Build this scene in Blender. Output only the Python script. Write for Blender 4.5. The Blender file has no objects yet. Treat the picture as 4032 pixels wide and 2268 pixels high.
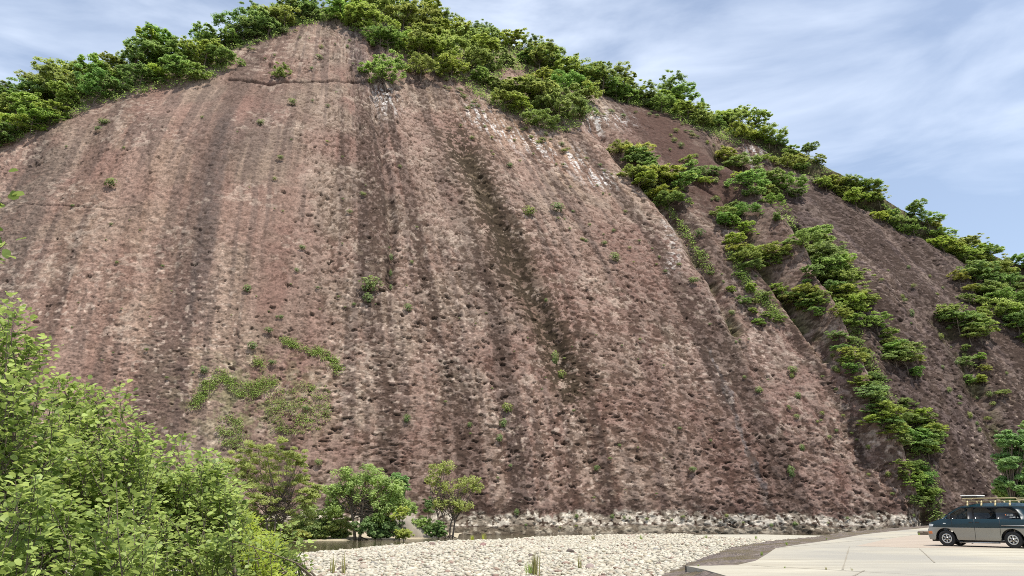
import bpy, math, random
import numpy as np
from mathutils import Vector, Matrix
from mathutils.bvhtree import BVHTree

R = math.radians
sc = bpy.context.scene
# ------------------------------------------------------------------ camera
PITCH = 16.25
FPX = 3028.0                                  # focal length in photo pixels
EYE = 1.6
cam_d = bpy.data.cameras.new("camera")
cam_d.sensor_width = 36.0
cam_d.lens = FPX / 4032 * 36
cam_d.clip_start = 0.1
cam_d.clip_end = 6000
cam = bpy.data.objects.new("camera", cam_d)
sc.collection.objects.link(cam)
cam.location = (0, 0, EYE)
cam.rotation_euler = (R(90 + PITCH), 0, 0)
sc.camera = cam
# ------------------------------------------------------------------ light
SUN_DIR = Vector((0.25, -0.30, 0.92)).normalized()
SUN_EL = math.asin(SUN_DIR.z)
SUN_ROT = math.atan2(SUN_DIR.x, SUN_DIR.y)
wd = bpy.data.worlds.new("World")
sc.world = wd
wd.use_nodes = True
wn, wl = wd.node_tree.nodes, wd.node_tree.links
wn.clear()
w_out = wn.new('ShaderNodeOutputWorld')
w_bg = wn.new('ShaderNodeBackground')
w_sky = wn.new('ShaderNodeTexSky')
w_sky.sky_type = 'NISHITA'
w_sky.sun_disc = False
w_sky.sun_elevation = SUN_EL
w_sky.sun_rotation = SUN_ROT
w_sky.air_density = 1.0
w_sky.dust_density = 1.4
w_sky.ozone_density = 1.2
w_bg.inputs['Strength'].default_value = 0.15
# thin cirrus laid out on the sky dome by direction
w_tc = wn.new('ShaderNodeTexCoord')
w_map = wn.new('ShaderNodeMapping')
w_map.inputs['Rotation'].default_value = (0, R(-22), R(14))
w_map.inputs['Scale'].default_value = (2.2, 2.2, 8.5)
w_n1 = wn.new('ShaderNodeTexNoise')
w_n1.inputs['Scale'].default_value = 1.5
w_n1.inputs['Detail'].default_value = 7
w_n1.inputs['Roughness'].default_value = 0.52
w_n1.inputs['Distortion'].default_value = 0.35
w_n2 = wn.new('ShaderNodeTexNoise')
w_n2.inputs['Scale'].default_value = 2.4
w_n2.inputs['Detail'].default_value = 3
w_mr = wn.new('ShaderNodeMapRange')
w_mr.inputs['From Min'].default_value = 0.40
w_mr.inputs['From Max'].default_value = 0.68
w_mr2 = wn.new('ShaderNodeMapRange')
w_mr2.inputs['From Min'].default_value = 0.3
w_mr2.inputs['From Max'].default_value = 0.7
w_mr2.inputs['To Min'].default_value = 0.35
w_mr2.inputs['To Max'].default_value = 1.0
w_mul = wn.new('ShaderNodeMath'); w_mul.operation = 'MULTIPLY'
w_add = wn.new('ShaderNodeMath'); w_add.operation = 'MULTIPLY_ADD'
w_add.inputs[1].default_value = 0.60
w_add.inputs[2].default_value = 0.16
w_mix = wn.new('ShaderNodeMix'); w_mix.data_type = 'RGBA'
w_mix.inputs['B'].default_value = (7.4, 8.0, 8.9, 1)
wl.new(w_tc.outputs['Generated'], w_map.inputs['Vector'])
wl.new(w_map.outputs['Vector'], w_n1.inputs['Vector'])
wl.new(w_tc.outputs['Generated'], w_n2.inputs['Vector'])
wl.new(w_n1.outputs['Fac'], w_mr.inputs['Value'])
wl.new(w_n2.outputs['Fac'], w_mr2.inputs['Value'])
wl.new(w_mr.outputs['Result'], w_mul.inputs[0])
wl.new(w_mr2.outputs['Result'], w_mul.inputs[1])
wl.new(w_mul.outputs[0], w_add.inputs[0])
wl.new(w_add.outputs[0], w_mix.inputs['Factor'])
wl.new(w_sky.outputs['Color'], w_mix.inputs['A'])
wl.new(w_mix.outputs['Result'], w_bg.inputs['Color'])
wl.new(w_bg.outputs['Background'], w_out.inputs['Surface'])

sun_d = bpy.data.lights.new("sun", 'SUN')
sun_d.energy = 4.2
sun_d.angle = R(0.5)
sun_d.color = (1.0, 0.95, 0.86)
sun = bpy.data.objects.new("sun", sun_d)
sc.collection.objects.link(sun)
sun.rotation_euler = SUN_DIR.to_track_quat('Z', 'Y').to_euler()
sun.location = (0, 0, 250)
sc.view_settings.view_transform = 'Standard'
sc.view_settings.look = 'None'
sc.view_settings.exposure = 0.27
sc.view_settings.gamma = 1.0
sc.cycles.use_denoising = False
sc.cycles.filter_width = 0.95
sc.cycles.max_bounces = 6
sc.cycles.transparent_max_bounces = 12

# ------------------------------------------------------------------ helpers
COL = sc.collection
K = 4032 / 2576.0                             # "display" pixels (2576 wide) -> photo pixels


def ray(px, py):
    """World direction through a photo pixel (numpy friendly)."""
    dx = (np.asarray(px, float) - 2016) / FPX
    dy = (1134 - np.asarray(py, float)) / FPX
    c, s = math.cos(R(PITCH)), math.sin(R(PITCH))
    return np.stack([dx, c - s * dy, s + c * dy], -1)


def P(px, py, z):
    """Where the sight line through a photo pixel meets height z."""
    d = ray(px, py)
    t = (z - EYE) / d[..., 2]
    return np.array([0, 0, EYE]) + d * t[..., None] if np.ndim(t) else np.array([0, 0, EYE]) + d * t


def PY(px, py, Y):
    """Point on the sight line at distance Y ahead."""
    d = ray(px, py)
    return np.array([0, 0, EYE]) + d * (Y / d[1])


def project(p):
    """World -> display pixels."""
    c, s = math.cos(R(PITCH)), math.sin(R(PITCH))
    x, y, z = p[..., 0], p[..., 1], p[..., 2] - EYE
    dep = y * c + z * s
    up = -y * s + z * c
    return (2016 + FPX * x / dep) / K, (1134 - FPX * up / dep) / K


def _hash(ix, iy, seed):
    h = (ix.astype(np.int64) * 374761393 + iy.astype(np.int64) * 668265263 + seed * 974711) & 0xFFFFFFFF
    h = ((h ^ (h >> 13)) * 1274126177) & 0xFFFFFFFF
    h = ((h ^ (h >> 16)) * 2246822519) & 0xFFFFFFFF
    return ((h ^ (h >> 15)) & 0xFFFFFF).astype(np.float32) / 16777215.0


def vnoise(x, y, seed=0):
    x = np.asarray(x, np.float32); y = np.asarray(y, np.float32)
    fx, fy = np.floor(x), np.floor(y)
    ix, iy = fx.astype(np.int32), fy.astype(np.int32)
    u, v = x - fx, y - fy
    u = u * u * (3 - 2 * u); v = v * v * (3 - 2 * v)
    a = _hash(ix, iy, seed); b = _hash(ix + 1, iy, seed)
    c = _hash(ix, iy + 1, seed); d = _hash(ix + 1, iy + 1, seed)
    return (a * (1 - u) + b * u) * (1 - v) + (c * (1 - u) + d * u) * v


def fbm(x, y, seed=0, octv=4, gain=0.5):
    s, a, t = 0, 1.0, 0
    for o in range(octv):
        s = s + a * vnoise(x * 2 ** o + 17.3 * o, y * 2 ** o - 9.1 * o, seed + o)
        t += a; a *= gain
    return s / t


def sstep(a, b, x):
    t = np.clip((x - a) / (b - a), 0, 1)
    return t * t * (3 - 2 * t)


def lin(c):
    c = np.asarray(c, float) / 255.0
    return np.where(c <= 0.04045, c / 12.92, ((c + 0.055) / 1.055) ** 2.4)


def linedist(X, Y, pts):
    """Signed-less distance to a polyline and the fraction along it."""
    best = np.full(X.shape, 1e9, np.float32); frac = np.zeros(X.shape, np.float32)
    n = len(pts) - 1
    for i in range(n):
        (x0, y0), (x1, y1) = pts[i], pts[i + 1]
        dx, dy = x1 - x0, y1 - y0
        t = np.clip(((X - x0) * dx + (Y - y0) * dy) / (dx * dx + dy * dy), 0, 1)
        d = np.hypot(X - x0 - t * dx, Y - y0 - t * dy)
        m = d < best
        best = np.where(m, d, best); frac = np.where(m, (i + t) / n, frac)
    return best, frac


def inpoly(x, y, poly):
    x = np.asarray(x); y = np.asarray(y)
    c = np.zeros(x.shape, bool)
    n = len(poly)
    for i in range(n):
        x0, y0 = poly[i]; x1, y1 = poly[(i + 1) % n]
        if y0 == y1:
            continue
        c ^= ((y0 > y) != (y1 > y)) & (x < (x1 - x0) * (y - y0) / (y1 - y0) + x0)
    return c


def mesh_np(name, V, F, mat=None, smooth=False, attrs=None, cols=None):
    """V (n,3); F a list of (m,k) arrays of faces; attrs {name: (n,)} floats; cols {name: (n,3)}."""
    me = bpy.data.meshes.new(name)
    V = np.ascontiguousarray(V, np.float32)
    Fs = [np.asarray(f, np.int32) for f in (F if isinstance(F, list) else [F]) if len(f)]
    me.vertices.add(len(V)); me.vertices.foreach_set('co', V.ravel())
    loops = np.concatenate([f.ravel() for f in Fs])
    tot = np.concatenate([np.full(len(f), f.shape[1], np.int32) for f in Fs])
    start = np.concatenate([[0], np.cumsum(tot)[:-1]]).astype(np.int32)
    me.loops.add(len(loops)); me.loops.foreach_set('vertex_index', loops)
    me.polygons.add(len(tot))
    me.polygons.foreach_set('loop_start', start)
    me.polygons.foreach_set('loop_total', tot)
    if smooth:
        me.polygons.foreach_set('use_smooth', np.ones(len(tot), bool))
    me.update(calc_edges=True)
    for k, a in (attrs or {}).items():
        at = me.attributes.new(k, 'FLOAT', 'POINT')
        at.data.foreach_set('value', np.ascontiguousarray(a, np.float32))
    for k, a in (cols or {}).items():
        at = me.attributes.new(k, 'FLOAT_COLOR', 'POINT')
        b = np.ones((len(V), 4), np.float32); b[:, :3] = a
        at.data.foreach_set('color', b.ravel())
    if mat:
        me.materials.append(mat)
    return me


def link(name, me, parent=None, loc=None):
    o = bpy.data.objects.new(name, me)
    COL.objects.link(o)
    if parent is not None:
        o.parent = parent
    if loc is not None:
        o.location = loc
    return o


def tag(o, label=None, cat=None, group=None, kind=None):
    if label: o['label'] = label
    if cat: o['category'] = cat
    if group: o['group'] = group
    if kind: o['kind'] = kind
    return o


class MB:
    """Collects simple shapes into one mesh."""

    def __init__(self):
        self.v, self.q, self.n = [], {}, 0

    def add(self, V, *faces):
        V = np.asarray(V, float)
        for f in faces:
            f = np.asarray(f, int)
            if f.size:
                self.q.setdefault(f.shape[1], []).append(f + self.n)
        self.v.append(V); self.n += len(V)

    def box(self, lo, hi, M=None):
        x0, y0, z0 = lo; x1, y1, z1 = hi
        V = np.array([[x, y, z] for x in (x0, x1) for y in (y0, y1) for z in (z0, z1)], float)
        if M is not None:
            V = V @ np.array(M.to_3x3()).T + np.array(M.translation)
        self.add(V, [[0, 1, 3, 2], [4, 6, 7, 5], [0, 4, 5, 1], [2, 3, 7, 6], [0, 2, 6, 4], [1, 5, 7, 3]])

    def tube(self, path, r0, r1=None, sides=6, caps=True):
        path = np.asarray(path, float); n = len(path)
        r1 = r0 if r1 is None else r1
        tan = np.gradient(path, axis=0)
        tan /= np.linalg.norm(tan, axis=1)[:, None] + 1e-9
        ref = np.array([0, 0, 1.0]) if abs(tan[:, 2]).mean() < 0.8 else np.array([1.0, 0, 0])
        a = np.cross(tan, ref); a /= np.linalg.norm(a, axis=1)[:, None] + 1e-9
        b = np.cross(tan, a)
        rr = np.linspace(r0, r1, n)
        ang = np.arange(sides) * 2 * np.pi / sides
        V = path[:, None] + rr[:, None, None] * (np.cos(ang)[None, :, None] * a[:, None] + np.sin(ang)[None, :, None] * b[:, None])
        V = V.reshape(-1, 3)
        i, j = np.meshgrid(np.arange(n - 1), np.arange(sides), indexing='ij')
        j2 = (j + 1) % sides
        Q = np.stack([i * sides + j, i * sides + j2, (i + 1) * sides + j2, (i + 1) * sides + j], -1).reshape(-1, 4)
        self.add(V, Q)
        if caps:
            self.q.setdefault(sides, []).append(np.array([np.arange(sides)[::-1], (n - 1) * sides + np.arange(sides)]) + self.n - len(V))

    def mesh(self, name, mat, smooth=False):
        F = [np.concatenate(f) for f in self.q.values()]
        return mesh_np(name, np.concatenate(self.v), F, mat, smooth)


# ------------------------------------------------------------------ materials
def new_mat(name):
    m = bpy.data.materials.new(name); m.use_nodes = True
    return m, m.node_tree.nodes, m.node_tree.links, m.node_tree.nodes['Principled BSDF']


def plain(name, col, rough=0.6, metal=0.0, coat=0.0, var=0.12, scale=8.0, bump=0.0):
    m, n, l, b = new_mat(name)
    tc = n.new('ShaderNodeTexCoord'); nz = n.new('ShaderNodeTexNoise')
    nz.inputs['Scale'].default_value = scale; nz.inputs['Detail'].default_value = 5
    mr = n.new('ShaderNodeMapRange')
    mr.inputs['To Min'].default_value = 1 - var; mr.inputs['To Max'].default_value = 1 + var
    mx = n.new('ShaderNodeVectorMath'); mx.operation = 'SCALE'
    mx.inputs[0].default_value = col[:3]
    l.new(tc.outputs['Object'], nz.inputs['Vector']); l.new(nz.outputs['Fac'], mr.inputs['Value'])
    l.new(mr.outputs['Result'], mx.inputs['Scale']); l.new(mx.outputs['Vector'], b.inputs['Base Color'])
    b.inputs['Roughness'].default_value = rough; b.inputs['Metallic'].default_value = metal
    b.inputs['Coat Weight'].default_value = coat
    if bump:
        bp = n.new('ShaderNodeBump'); bp.inputs['Strength'].default_value = bump; bp.inputs['Distance'].default_value = 0.02
        l.new(nz.outputs['Fac'], bp.inputs['Height']); l.new(bp.outputs['Normal'], b.inputs['Normal'])
    return m


def leaf_mat(name, dark, light, trans=0.35, rough=0.45, use_obj=False, spec=0.4):
    """Leaf colour runs from dark to light with the leaf's own 'tint'."""
    m, n, l, b = new_mat(name)
    at = n.new('ShaderNodeAttribute'); at.attribute_name = 'tint'
    mix = n.new('ShaderNodeMix'); mix.data_type = 'RGBA'
    mix.inputs['A'].default_value = (*dark, 1); mix.inputs['B'].default_value = (*light, 1)
    l.new(at.outputs['Fac'], mix.inputs['Factor'])
    colr = mix.outputs['Result']
    if use_obj:
        oi = n.new('ShaderNodeObjectInfo')
        mu = n.new('ShaderNodeMix'); mu.data_type = 'RGBA'; mu.blend_type = 'MULTIPLY'
        mu.inputs['Factor'].default_value = 1
        l.new(colr, mu.inputs['A']); l.new(oi.outputs['Color'], mu.inputs['B'])
        colr = mu.outputs['Result']
    l.new(colr, b.inputs['Base Color'])
    b.inputs['Roughness'].default_value = rough
    b.inputs['Specular IOR Level'].default_value = spec
    tr = n.new('ShaderNodeBsdfTranslucent')
    hs = n.new('ShaderNodeHueSaturation'); hs.inputs['Hue'].default_value = 0.491; hs.inputs['Value'].default_value = 1.45
    l.new(colr, hs.inputs['Color']); l.new(hs.outputs['Color'], tr.inputs['Color'])
    ms = n.new('ShaderNodeMixShader'); ms.inputs['Fac'].default_value = trans
    l.new(b.outputs['BSDF'], ms.inputs[1]); l.new(tr.outputs['BSDF'], ms.inputs[2])
    l.new(ms.outputs['Shader'], n['Material Output'].inputs['Surface'])
    return m


M_BARK = plain('bark', (0.13, 0.10, 0.075), 0.9, var=0.35, scale=14, bump=0.4)
M_BARK_PALE = plain('pale_bark', (0.30, 0.26, 0.21), 0.9, var=0.35, scale=14, bump=0.3)
M_TREE = leaf_mat('hill_foliage', (0.125, 0.178, 0.050), (0.42, 0.52, 0.15), 0.55, 0.6, use_obj=True)
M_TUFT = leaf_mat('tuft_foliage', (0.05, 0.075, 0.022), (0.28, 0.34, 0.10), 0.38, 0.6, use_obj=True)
M_ALDER = leaf_mat('alder_leaf', (0.075, 0.125, 0.023), (0.45, 0.55, 0.16), 0.42, 0.45, spec=0.3)
M_FINE = leaf_mat('fine_leaf', (0.20, 0.28, 0.035), (0.44, 0.52, 0.08), 0.45, 0.45)
M_BANK = leaf_mat('bank_foliage', (0.19, 0.235, 0.075), (0.47, 0.54, 0.20), 0.58, 0.55, use_obj=True)
M_CREEP = leaf_mat('creeper_leaf', (0.18, 0.27, 0.06), (0.38, 0.48, 0.12), 0.4, 0.5)

rng = np.random.default_rng(7)
random.seed(7)

# ------------------------------------------------------------------ the cliff
# fall lines of the rock face, bottom to top, in display pixels
COLS = [
    ((-1900, 1350), (-1520, 1080), (-1210, 880), (-960, 740), (-760, 640), (-560, 540)),
    ((-1250, 1350), (-1000, 1060), (-770, 850), (-570, 690), (-400, 560), (-240, 400)),
    ((-800, 1350), (-600, 1050), (-430, 800), (-270, 610), (-130, 460), (-10, 285)),
    ((-400, 1350), (-260, 1050), (-130, 800), (-20, 590), (85, 420), (185, 240)),
    ((-110, 1350), (-10, 1050), (80, 800), (175, 560), (265, 370), (365, 180)),
    ((180, 1350), (225, 1050), (275, 800), (335, 550), (415, 320), (540, 135)),
    ((450, 1350), (475, 1050), (500, 800), (540, 550), (595, 300), (700, 72)),
    ((760, 1350), (780, 1080), (800, 800), (820, 550), (835, 300), (845, 42)),
    ((1040, 1350), (1030, 1090), (1010, 810), (985, 555), (950, 310), (905, 34)),
    ((1280, 1350), (1255, 1090), (1205, 810), (1145, 560), (1070, 330), (985, 44)),
    ((1510, 1350), (1465, 1080), (1405, 810), (1325, 570), (1220, 350), (1090, 78)),
    ((1740, 1345), (1670, 1090), (1580, 830), (1475, 600), (1350, 385), (1210, 115)),
    ((1975, 1340), (1885, 1100), (1775, 845), (1655, 620), (1510, 415), (1350, 165)),
    ((2230, 1330), (2120, 1095), (1985, 855), (1845, 635), (1690, 445), (1520, 235)),
    ((2440, 1320), (2330, 1105), (2195, 880), (2045, 670), (1885, 490), (1715, 285)),
    ((2640, 1320), (2525, 1110), (2395, 900), (2250, 705), (2090, 545), (1945, 372)),
    ((2850, 1320), (2730, 1115), (2600, 925), (2460, 760), (2310, 625), (2200, 505)),
    ((3060, 1320), (2940, 1140), (2810, 970), (2680, 830), (2550, 715), (2440, 640)),
    ((3500, 1320), (3300, 1170), (3130, 1020), (2980, 900), (2840, 810), (2720, 745)),
    ((4300, 1320), (3950, 1190), (3700, 1070), (3500, 970), (3330, 890), (3200, 840)),
]
RB = [185, 160, 143, 131, 124, 120, 117, 116, 117, 119, 122, 126, 131, 138, 147, 158, 171, 185, 210, 260]
SLOPES = [[77, 73, 69, 64, 57]] * len(COLS)
CP = np.zeros((len(COLS), 9, 3))
for i, col in enumerate(COLS):
    bx, by = col[0]
    d = ray(bx * K, 2085.0); d = d[:2] / np.linalg.norm(d[:2])
    prev_r, prev_z = RB[i], -2.2
    CP[i, 1] = (*(d * prev_r), prev_z)
    CP[i, 0] = (*(d * (prev_r - 0.6)), prev_z - 3.5)
    for k in range(1, 6):
        e = ray(col[k][0] * K, col[k][1] * K)
        rh = np.linalg.norm(e[:2]); tS = math.tan(R(SLOPES[i][k - 1]))
        # (EYE + t e_z - prev_z) = (t rh - prev_r) tS
        t = (prev_z - EYE - prev_r * tS) / (e[2] - rh * tS)
        p = np.array([0, 0, EYE]) + e * t
        CP[i, 1 + k] = p
        prev_r, prev_z = np.linalg.norm(p[:2]), p[2]
    out = CP[i, 6, :2] / np.linalg.norm(CP[i, 6, :2])
    CP[i, 7] = (*(CP[i, 6, :2] + out * 14), CP[i, 6, 2] + 1.5)
    CP[i, 8] = (*(CP[i, 6, :2] + out * 90), CP[i, 6, 2] - 50)


def hermite(CPa, u):
    """Piecewise cubic through CPa[k] at integer parameters; u any array -> points."""
    n = len(CPa)
    tan = np.zeros_like(CPa)
    tan[1:-1] = (CPa[2:] - CPa[:-2]) / 2
    tan[0] = CPa[1] - CPa[0]; tan[-1] = CPa[-1] - CPa[-2]
    i = np.clip(np.floor(u).astype(int), 0, n - 2); t = (u - i)
    sh = (-1,) + (1,) * (CPa.ndim - 1)
    t = t.reshape(sh)
    h00 = 2 * t ** 3 - 3 * t ** 2 + 1; h10 = t ** 3 - 2 * t ** 2 + t
    h01 = -2 * t ** 3 + 3 * t ** 2; h11 = t ** 3 - t ** 2
    return h00 * CPa[i] + h10 * tan[i] + h01 * CPa[i + 1] + h11 * tan[i + 1]


def dense(coarse_px, inside, step_in, step_out, lo, hi):
    d = np.abs(np.diff(coarse_px)) / np.where(inside, step_in, step_out)
    cum = np.concatenate([[0], np.cumsum(d)])
    n = int(cum[-1]) + 2
    return np.interp(np.linspace(0, cum[-1], n), cum, np.linspace(lo, hi, len(coarse_px)))


uc = np.linspace(0, len(COLS) - 1, 500)
mid = hermite(CP[:, 4], uc)
mx_, my_ = project(mid)
u_d = dense(mx_, (mx_[1:] > -150) & (mx_[1:] < 2800), 2.05, 16, 0, len(COLS) - 1)
vc = np.linspace(0, 8, 400)
midc = hermite(CP[8], vc)
px_, py_ = project(midc)
stp = np.where(vc[1:] > 6.2, 0, 1)
dlen = np.linalg.norm(np.diff(midc, axis=0), axis=1)
dpx = np.hypot(np.diff(px_), np.diff(py_))
dd = np.where(vc[1:] > 6.15, dlen / 1.6, dpx / 1.75)
cum = np.concatenate([[0], np.cumsum(dd)])
v_d = np.interp(np.linspace(0, cum[-1], int(cum[-1])), cum, vc)
rows = hermite(np.swapaxes(CP, 0, 1), v_d)            # (NV, ncol, 3)
G = hermite(np.swapaxes(rows, 0, 1), u_d)             # (NU, NV, 3)
NU, NV = G.shape[:2]
gu = np.gradient(G, axis=0); gv = np.gradient(G, axis=1)
GN = np.cross(gu, gv); GN /= np.linalg.norm(GN, axis=2)[..., None] + 1e-9
if GN[NU // 2, NV // 3, 1] > 0:
    GN = -GN
QX, QY = project(G)
QX = QX.astype(np.float32); QY = QY.astype(np.float32)
S = np.cumsum(np.linalg.norm(gu, axis=2), axis=0)
S = (S[:, NV // 3][:, None] + 0 * S).astype(np.float32)       # metres across, constant down a fall line
T = np.cumsum(np.linalg.norm(gv, axis=2), axis=1).astype(np.float32)
Z0 = G[..., 2].astype(np.float32)
face = (v_d[None, :] < 6.05) & np.ones((NU, 1), bool)

# ---- relief, metres along the normal
D = np.zeros((NU, NV), np.float32)
wob = (fbm(S / 14, T / 14, 3, 3) - .5) * 5
D += (fbm(S / 26, T / 34, 11, 4) - .5) * 2.6
D += (fbm((S + wob) / 5.5, T / 50, 21, 3) - .5) * .8
med = fbm((S + wob) / 3.2, T / 2.7, 31, 4)
D += (med - .5) * .12
rid = 1 - np.abs(2 * fbm(S / 2.1, T / 1.5, 41, 4) - 1)
D += (rid - .7) * 0.10
D += (fbm(S / 0.75, T / 0.55, 51, 3) - .5) * 0.07
# upper terraces of rolled-over bedding
D += (fbm(S / 9, T / 3.2, 61, 3) - .5) * .7 * sstep(330, 200, QY)


def gauss(d, w):
    return np.exp(-(d / w) ** 2)


DUMMY = 0
GUL = [
    ([(1480, 300), (1600, 430), (1710, 560), (1790, 690), (1850, 830)], 16, 2.6),
    ([(1800, 350), (1880, 440), (1960, 520), (2050, 640), (2120, 780), (2200, 940), (2270, 1080), (2330, 1200), (2360, 1320)], 24, 4.5),
    ([(2380, 760), (2470, 900), (2540, 1060), (2600, 1200)], 22, 2.0),
    ([(1830, 500), (1900, 640), (1990, 760), (2080, 900)], 14, 2.5),
    ([(1770, 850), (1830, 1000), (1885, 1150), (1965, 1340)], 7, .25),
    ([(1155, 360), (1230, 500), (1300, 660), (1370, 800), (1420, 930)], 26, 1.6),
    ([(930, 60), (940, 180), (960, 330), (985, 560), (985, 720)], 10, 1.0),
]
gulm = np.zeros_like(D)
for pts, w, dep in GUL:
    dq, fr = linedist(QX + (fbm(S / 4, T / 6, 71, 3) - .5) * 22, QY, pts)
    g_ = gauss(dq, w) * sstep(0, .06, fr + .02)
    D -= g_ * dep
    gulm = np.maximum(gulm, g_ * min(1, dep / 2.5))
# the rock beyond the main gully stands a step further back
dq, fr = linedist(QX, QY, GUL[1][0])
side = np.zeros_like(D)
gp = np.array(GUL[1][0], float)
xl = np.interp(QY, gp[:, 1], gp[:, 0])
side = sstep(-10, 60, QX - xl) * sstep(330, 420, QY)
D -= side * 3.0
D += gauss(QX - xl + 62, 34) * sstep(380, 470, QY) * sstep(1330, 1100, QY) * 3.0
# overhung hollow beside the gully
hx, hy = 2000.0, 570.0
a = ((QX - hx) * .80 + (QY - hy) * .60) / 66
b = (-(QX - hx) * .60 + (QY - hy) * .80) / 30
holl = np.clip(1.25 - np.hypot(a, b), 0, 1)
D -= sstep(0, .35, holl) * 8.0
# long bedding cracks
for pts, w, dep in [([(575, 199), (700, 203), (800, 202), (905, 201), (930, 196)], 1.9, 1.2),
                    ([(-50, 500), (120, 512), (240, 520), (340, 524)], 1.6, .3),
                    ([(1745, 470), (1800, 500), (1830, 520)], 2.4, 1.4)]:
    dq, fr = linedist(QX, QY + (fbm(S / 2, T * 0, 81, 2) - .5) * 6, pts)
    D -= gauss(dq, w) * dep * (0.4 + fbm(S / 3, T * 0, 83, 2))
# thousands of weathered pits, deepest under their upper lip
pit = np.zeros_like(D)
wpx = (fbm(S / .55, T / .55, 95, 3) - .5) * 2.6; wpy = (fbm(S / .5, T / .5, 97, 3) - .5) * 2.6
cell = 2.1
vis = (QX > -60) & (QX < 2640) & (QY > 20) & (QY < 1345) & face
vi = np.argwhere(vis)
npit = 6000
pick = vi[rng.integers(0, len(vi), npit * 2)]
dens = fbm(S / 16, T / 16, 91, 3)
kept = 0
for (ci, cj) in pick:
    x, y = QX[ci, cj], QY[ci, cj]
    pr = 0.06 + 1.25 * sstep(.3, .7, dens[ci, cj]) * (0.30 + 0.70 * sstep(420, 1000, x))
    if y < 300: pr *= .6
    if rng.random() > pr * .75:
        continue
    big = rng.random() ** 3.2
    rx = .95 + 2.3 * big + rng.random() * .6
    ry = rx * rng.uniform(.5, 1.15)
    dep = rng.uniform(.22, .5) * (0.55 + rx * .22)
    h = int(rx * 2.2) + 2
    i0, i1, j0, j1 = max(ci - h, 0), min(ci + h + 1, NU), max(cj - h, 0), min(cj + h + 1, NV)
    ii, jj = np.mgrid[i0:i1, j0:j1]
    sk = rng.uniform(-.5, .5)
    xx = (ii - ci + sk * (jj - cj)) / rx; yy = (jj - cj) / ry
    xx = xx + wpx[i0:i1, j0:j1]; yy = yy + wpy[i0:i1, j0:j1]
    rr = xx ** 2 + yy ** 2
    m = np.clip(1 - rr, 0, 1) ** .5
    m = m * (0.55 + 0.45 * np.clip(yy + .3, -1, 1))
    pit[i0:i1, j0:j1] = np.maximum(pit[i0:i1, j0:j1], m * dep)
    kept += 1
    if kept >= npit:
        break
D -= pit * 1.15
# scaly flakes: ledges with a shadowed lower edge
fl = fbm((S + wob * .4) / .95, T / .72, 101, 4, .6)
flake = sstep(.5, .53, fl) + .7 * sstep(.57, .6, fl) + .6 * sstep(.43, .455, fl)
D += flake * .06 * (.25 + .75 * sstep(.38, .6, fbm(S / 20, T / 20, 103, 2) + .16 * sstep(600, 1200, QX)))
D += (fbm(S / 6, T / 8, 111, 4) - .5) * 2.4 * sstep(1650, 1950, QX)
D += (fbm(S / 1.6, T / 2.2, 113, 3) - .5) * .5 * sstep(1650, 1950, QX)
D += (fbm(S / 9, T / 110, 115, 3) - .5) * 2.2 * sstep(1650, 1950, QX)
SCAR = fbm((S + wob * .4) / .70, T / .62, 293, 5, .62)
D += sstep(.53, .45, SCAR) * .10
D *= np.where(v_d[None, :] > 6.1, .35, 1).astype(np.float32)
GD = G + GN * D[..., None]

# ---- the rock's colours, with pit shade painted in (as they read in daylight, then scaled to albedo)
def C(*c): return lin(c).astype(np.float32)
def mixc(a, b, f): return a * (1 - f[..., None]) + b * f[..., None]


n_big = fbm(S / 12, T / 16, 201, 4)
n_med = fbm(S / 1.5, T / 1.35, 205, 6, .64)
n_fin = fbm(S / .7, T / .5, 209, 3)
n_str = fbm((S + wob * .3) / 3.6, T / 75, 213, 3)
n_st2 = fbm((S + wob * .2) / 1.1, T / 28, 217, 2)
col = np.zeros((NU, NV, 3), np.float32) + C(128, 107, 93)
col = mixc(col, C(146, 125, 111), sstep(.485, .53, n_med) * .30)
n_st3 = fbm((S + wob * .15) / .55, T / 24, 219, 3)
col = mixc(col, C(84, 68, 60), sstep(.60, .65, n_st3) * .42 * sstep(.40, .5, fbm(S / 6, T / 12, 223, 2)))
col = mixc(col, C(112, 86, 76), sstep(.55, .36, n_big) * .8)
# warm zones
warm = gauss(QX - 330, 260) * gauss(QY - 800, 340) + .55 * gauss(QX - 430, 130) * gauss(QY - 420, 140)
col = mixc(col, C(140, 112, 96), np.clip(warm, 0, .8))
warm2 = gauss(np.hypot((QX - 1360) / 190, (QY - 370 - (QX - 1360) * .45) / 60), 1)
col = mixc(col, C(160, 124, 98), np.clip(warm2 * .8, 0, 1) * sstep(.35, .6, n_med + .1))
redl = sstep(900, 1120, QY) * sstep(950, 1150, QX + (n_big - .5) * 400) * sstep(2350, 2000, QX)
col = mixc(col, C(120, 88, 77), redl * .55 * (0.5 + 0.8 * sstep(.45, .6, n_str)))
redu = sstep(.42, .62, fbm(S / 7, T / 9, 221, 3))
col = mixc(col, C(126, 92, 82), redu * .5)
redd = linedist(QX, QY, [(1630, 300), (1720, 400), (1800, 500)])[0]
redd2 = linedist(QX, QY, [(1850, 400), (1920, 430), (1960, 450)])[0]
col = mixc(col, C(88, 60, 52), np.clip(gauss(redd, 48) + gauss(redd2, 26), 0, 1) * .9)
# purple-grey face beyond the gully
farf = side * sstep(400, 470, QY)
col = mixc(col, C(96, 80, 74), farf * .9)
col = mixc(col, C(84, 68, 66), farf * sstep(.45, .6, fbm(S / 5, T / 4, 225, 3)) * .7)
# pale scaly mottling in the middle of the face
pal = sstep(.50, .56, fl) * sstep(700, 1000, QX + (n_big - .5) * 500) * (1 - .5 * farf)
col = mixc(col, C(168, 149, 136), pal * (.16 - .12 * farf))
drk = sstep(.485, .44, fl) * sstep(800, 1100, QX + (n_big - .5) * 500)
col = mixc(col, C(94, 74, 64), drk * .15)
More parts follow.
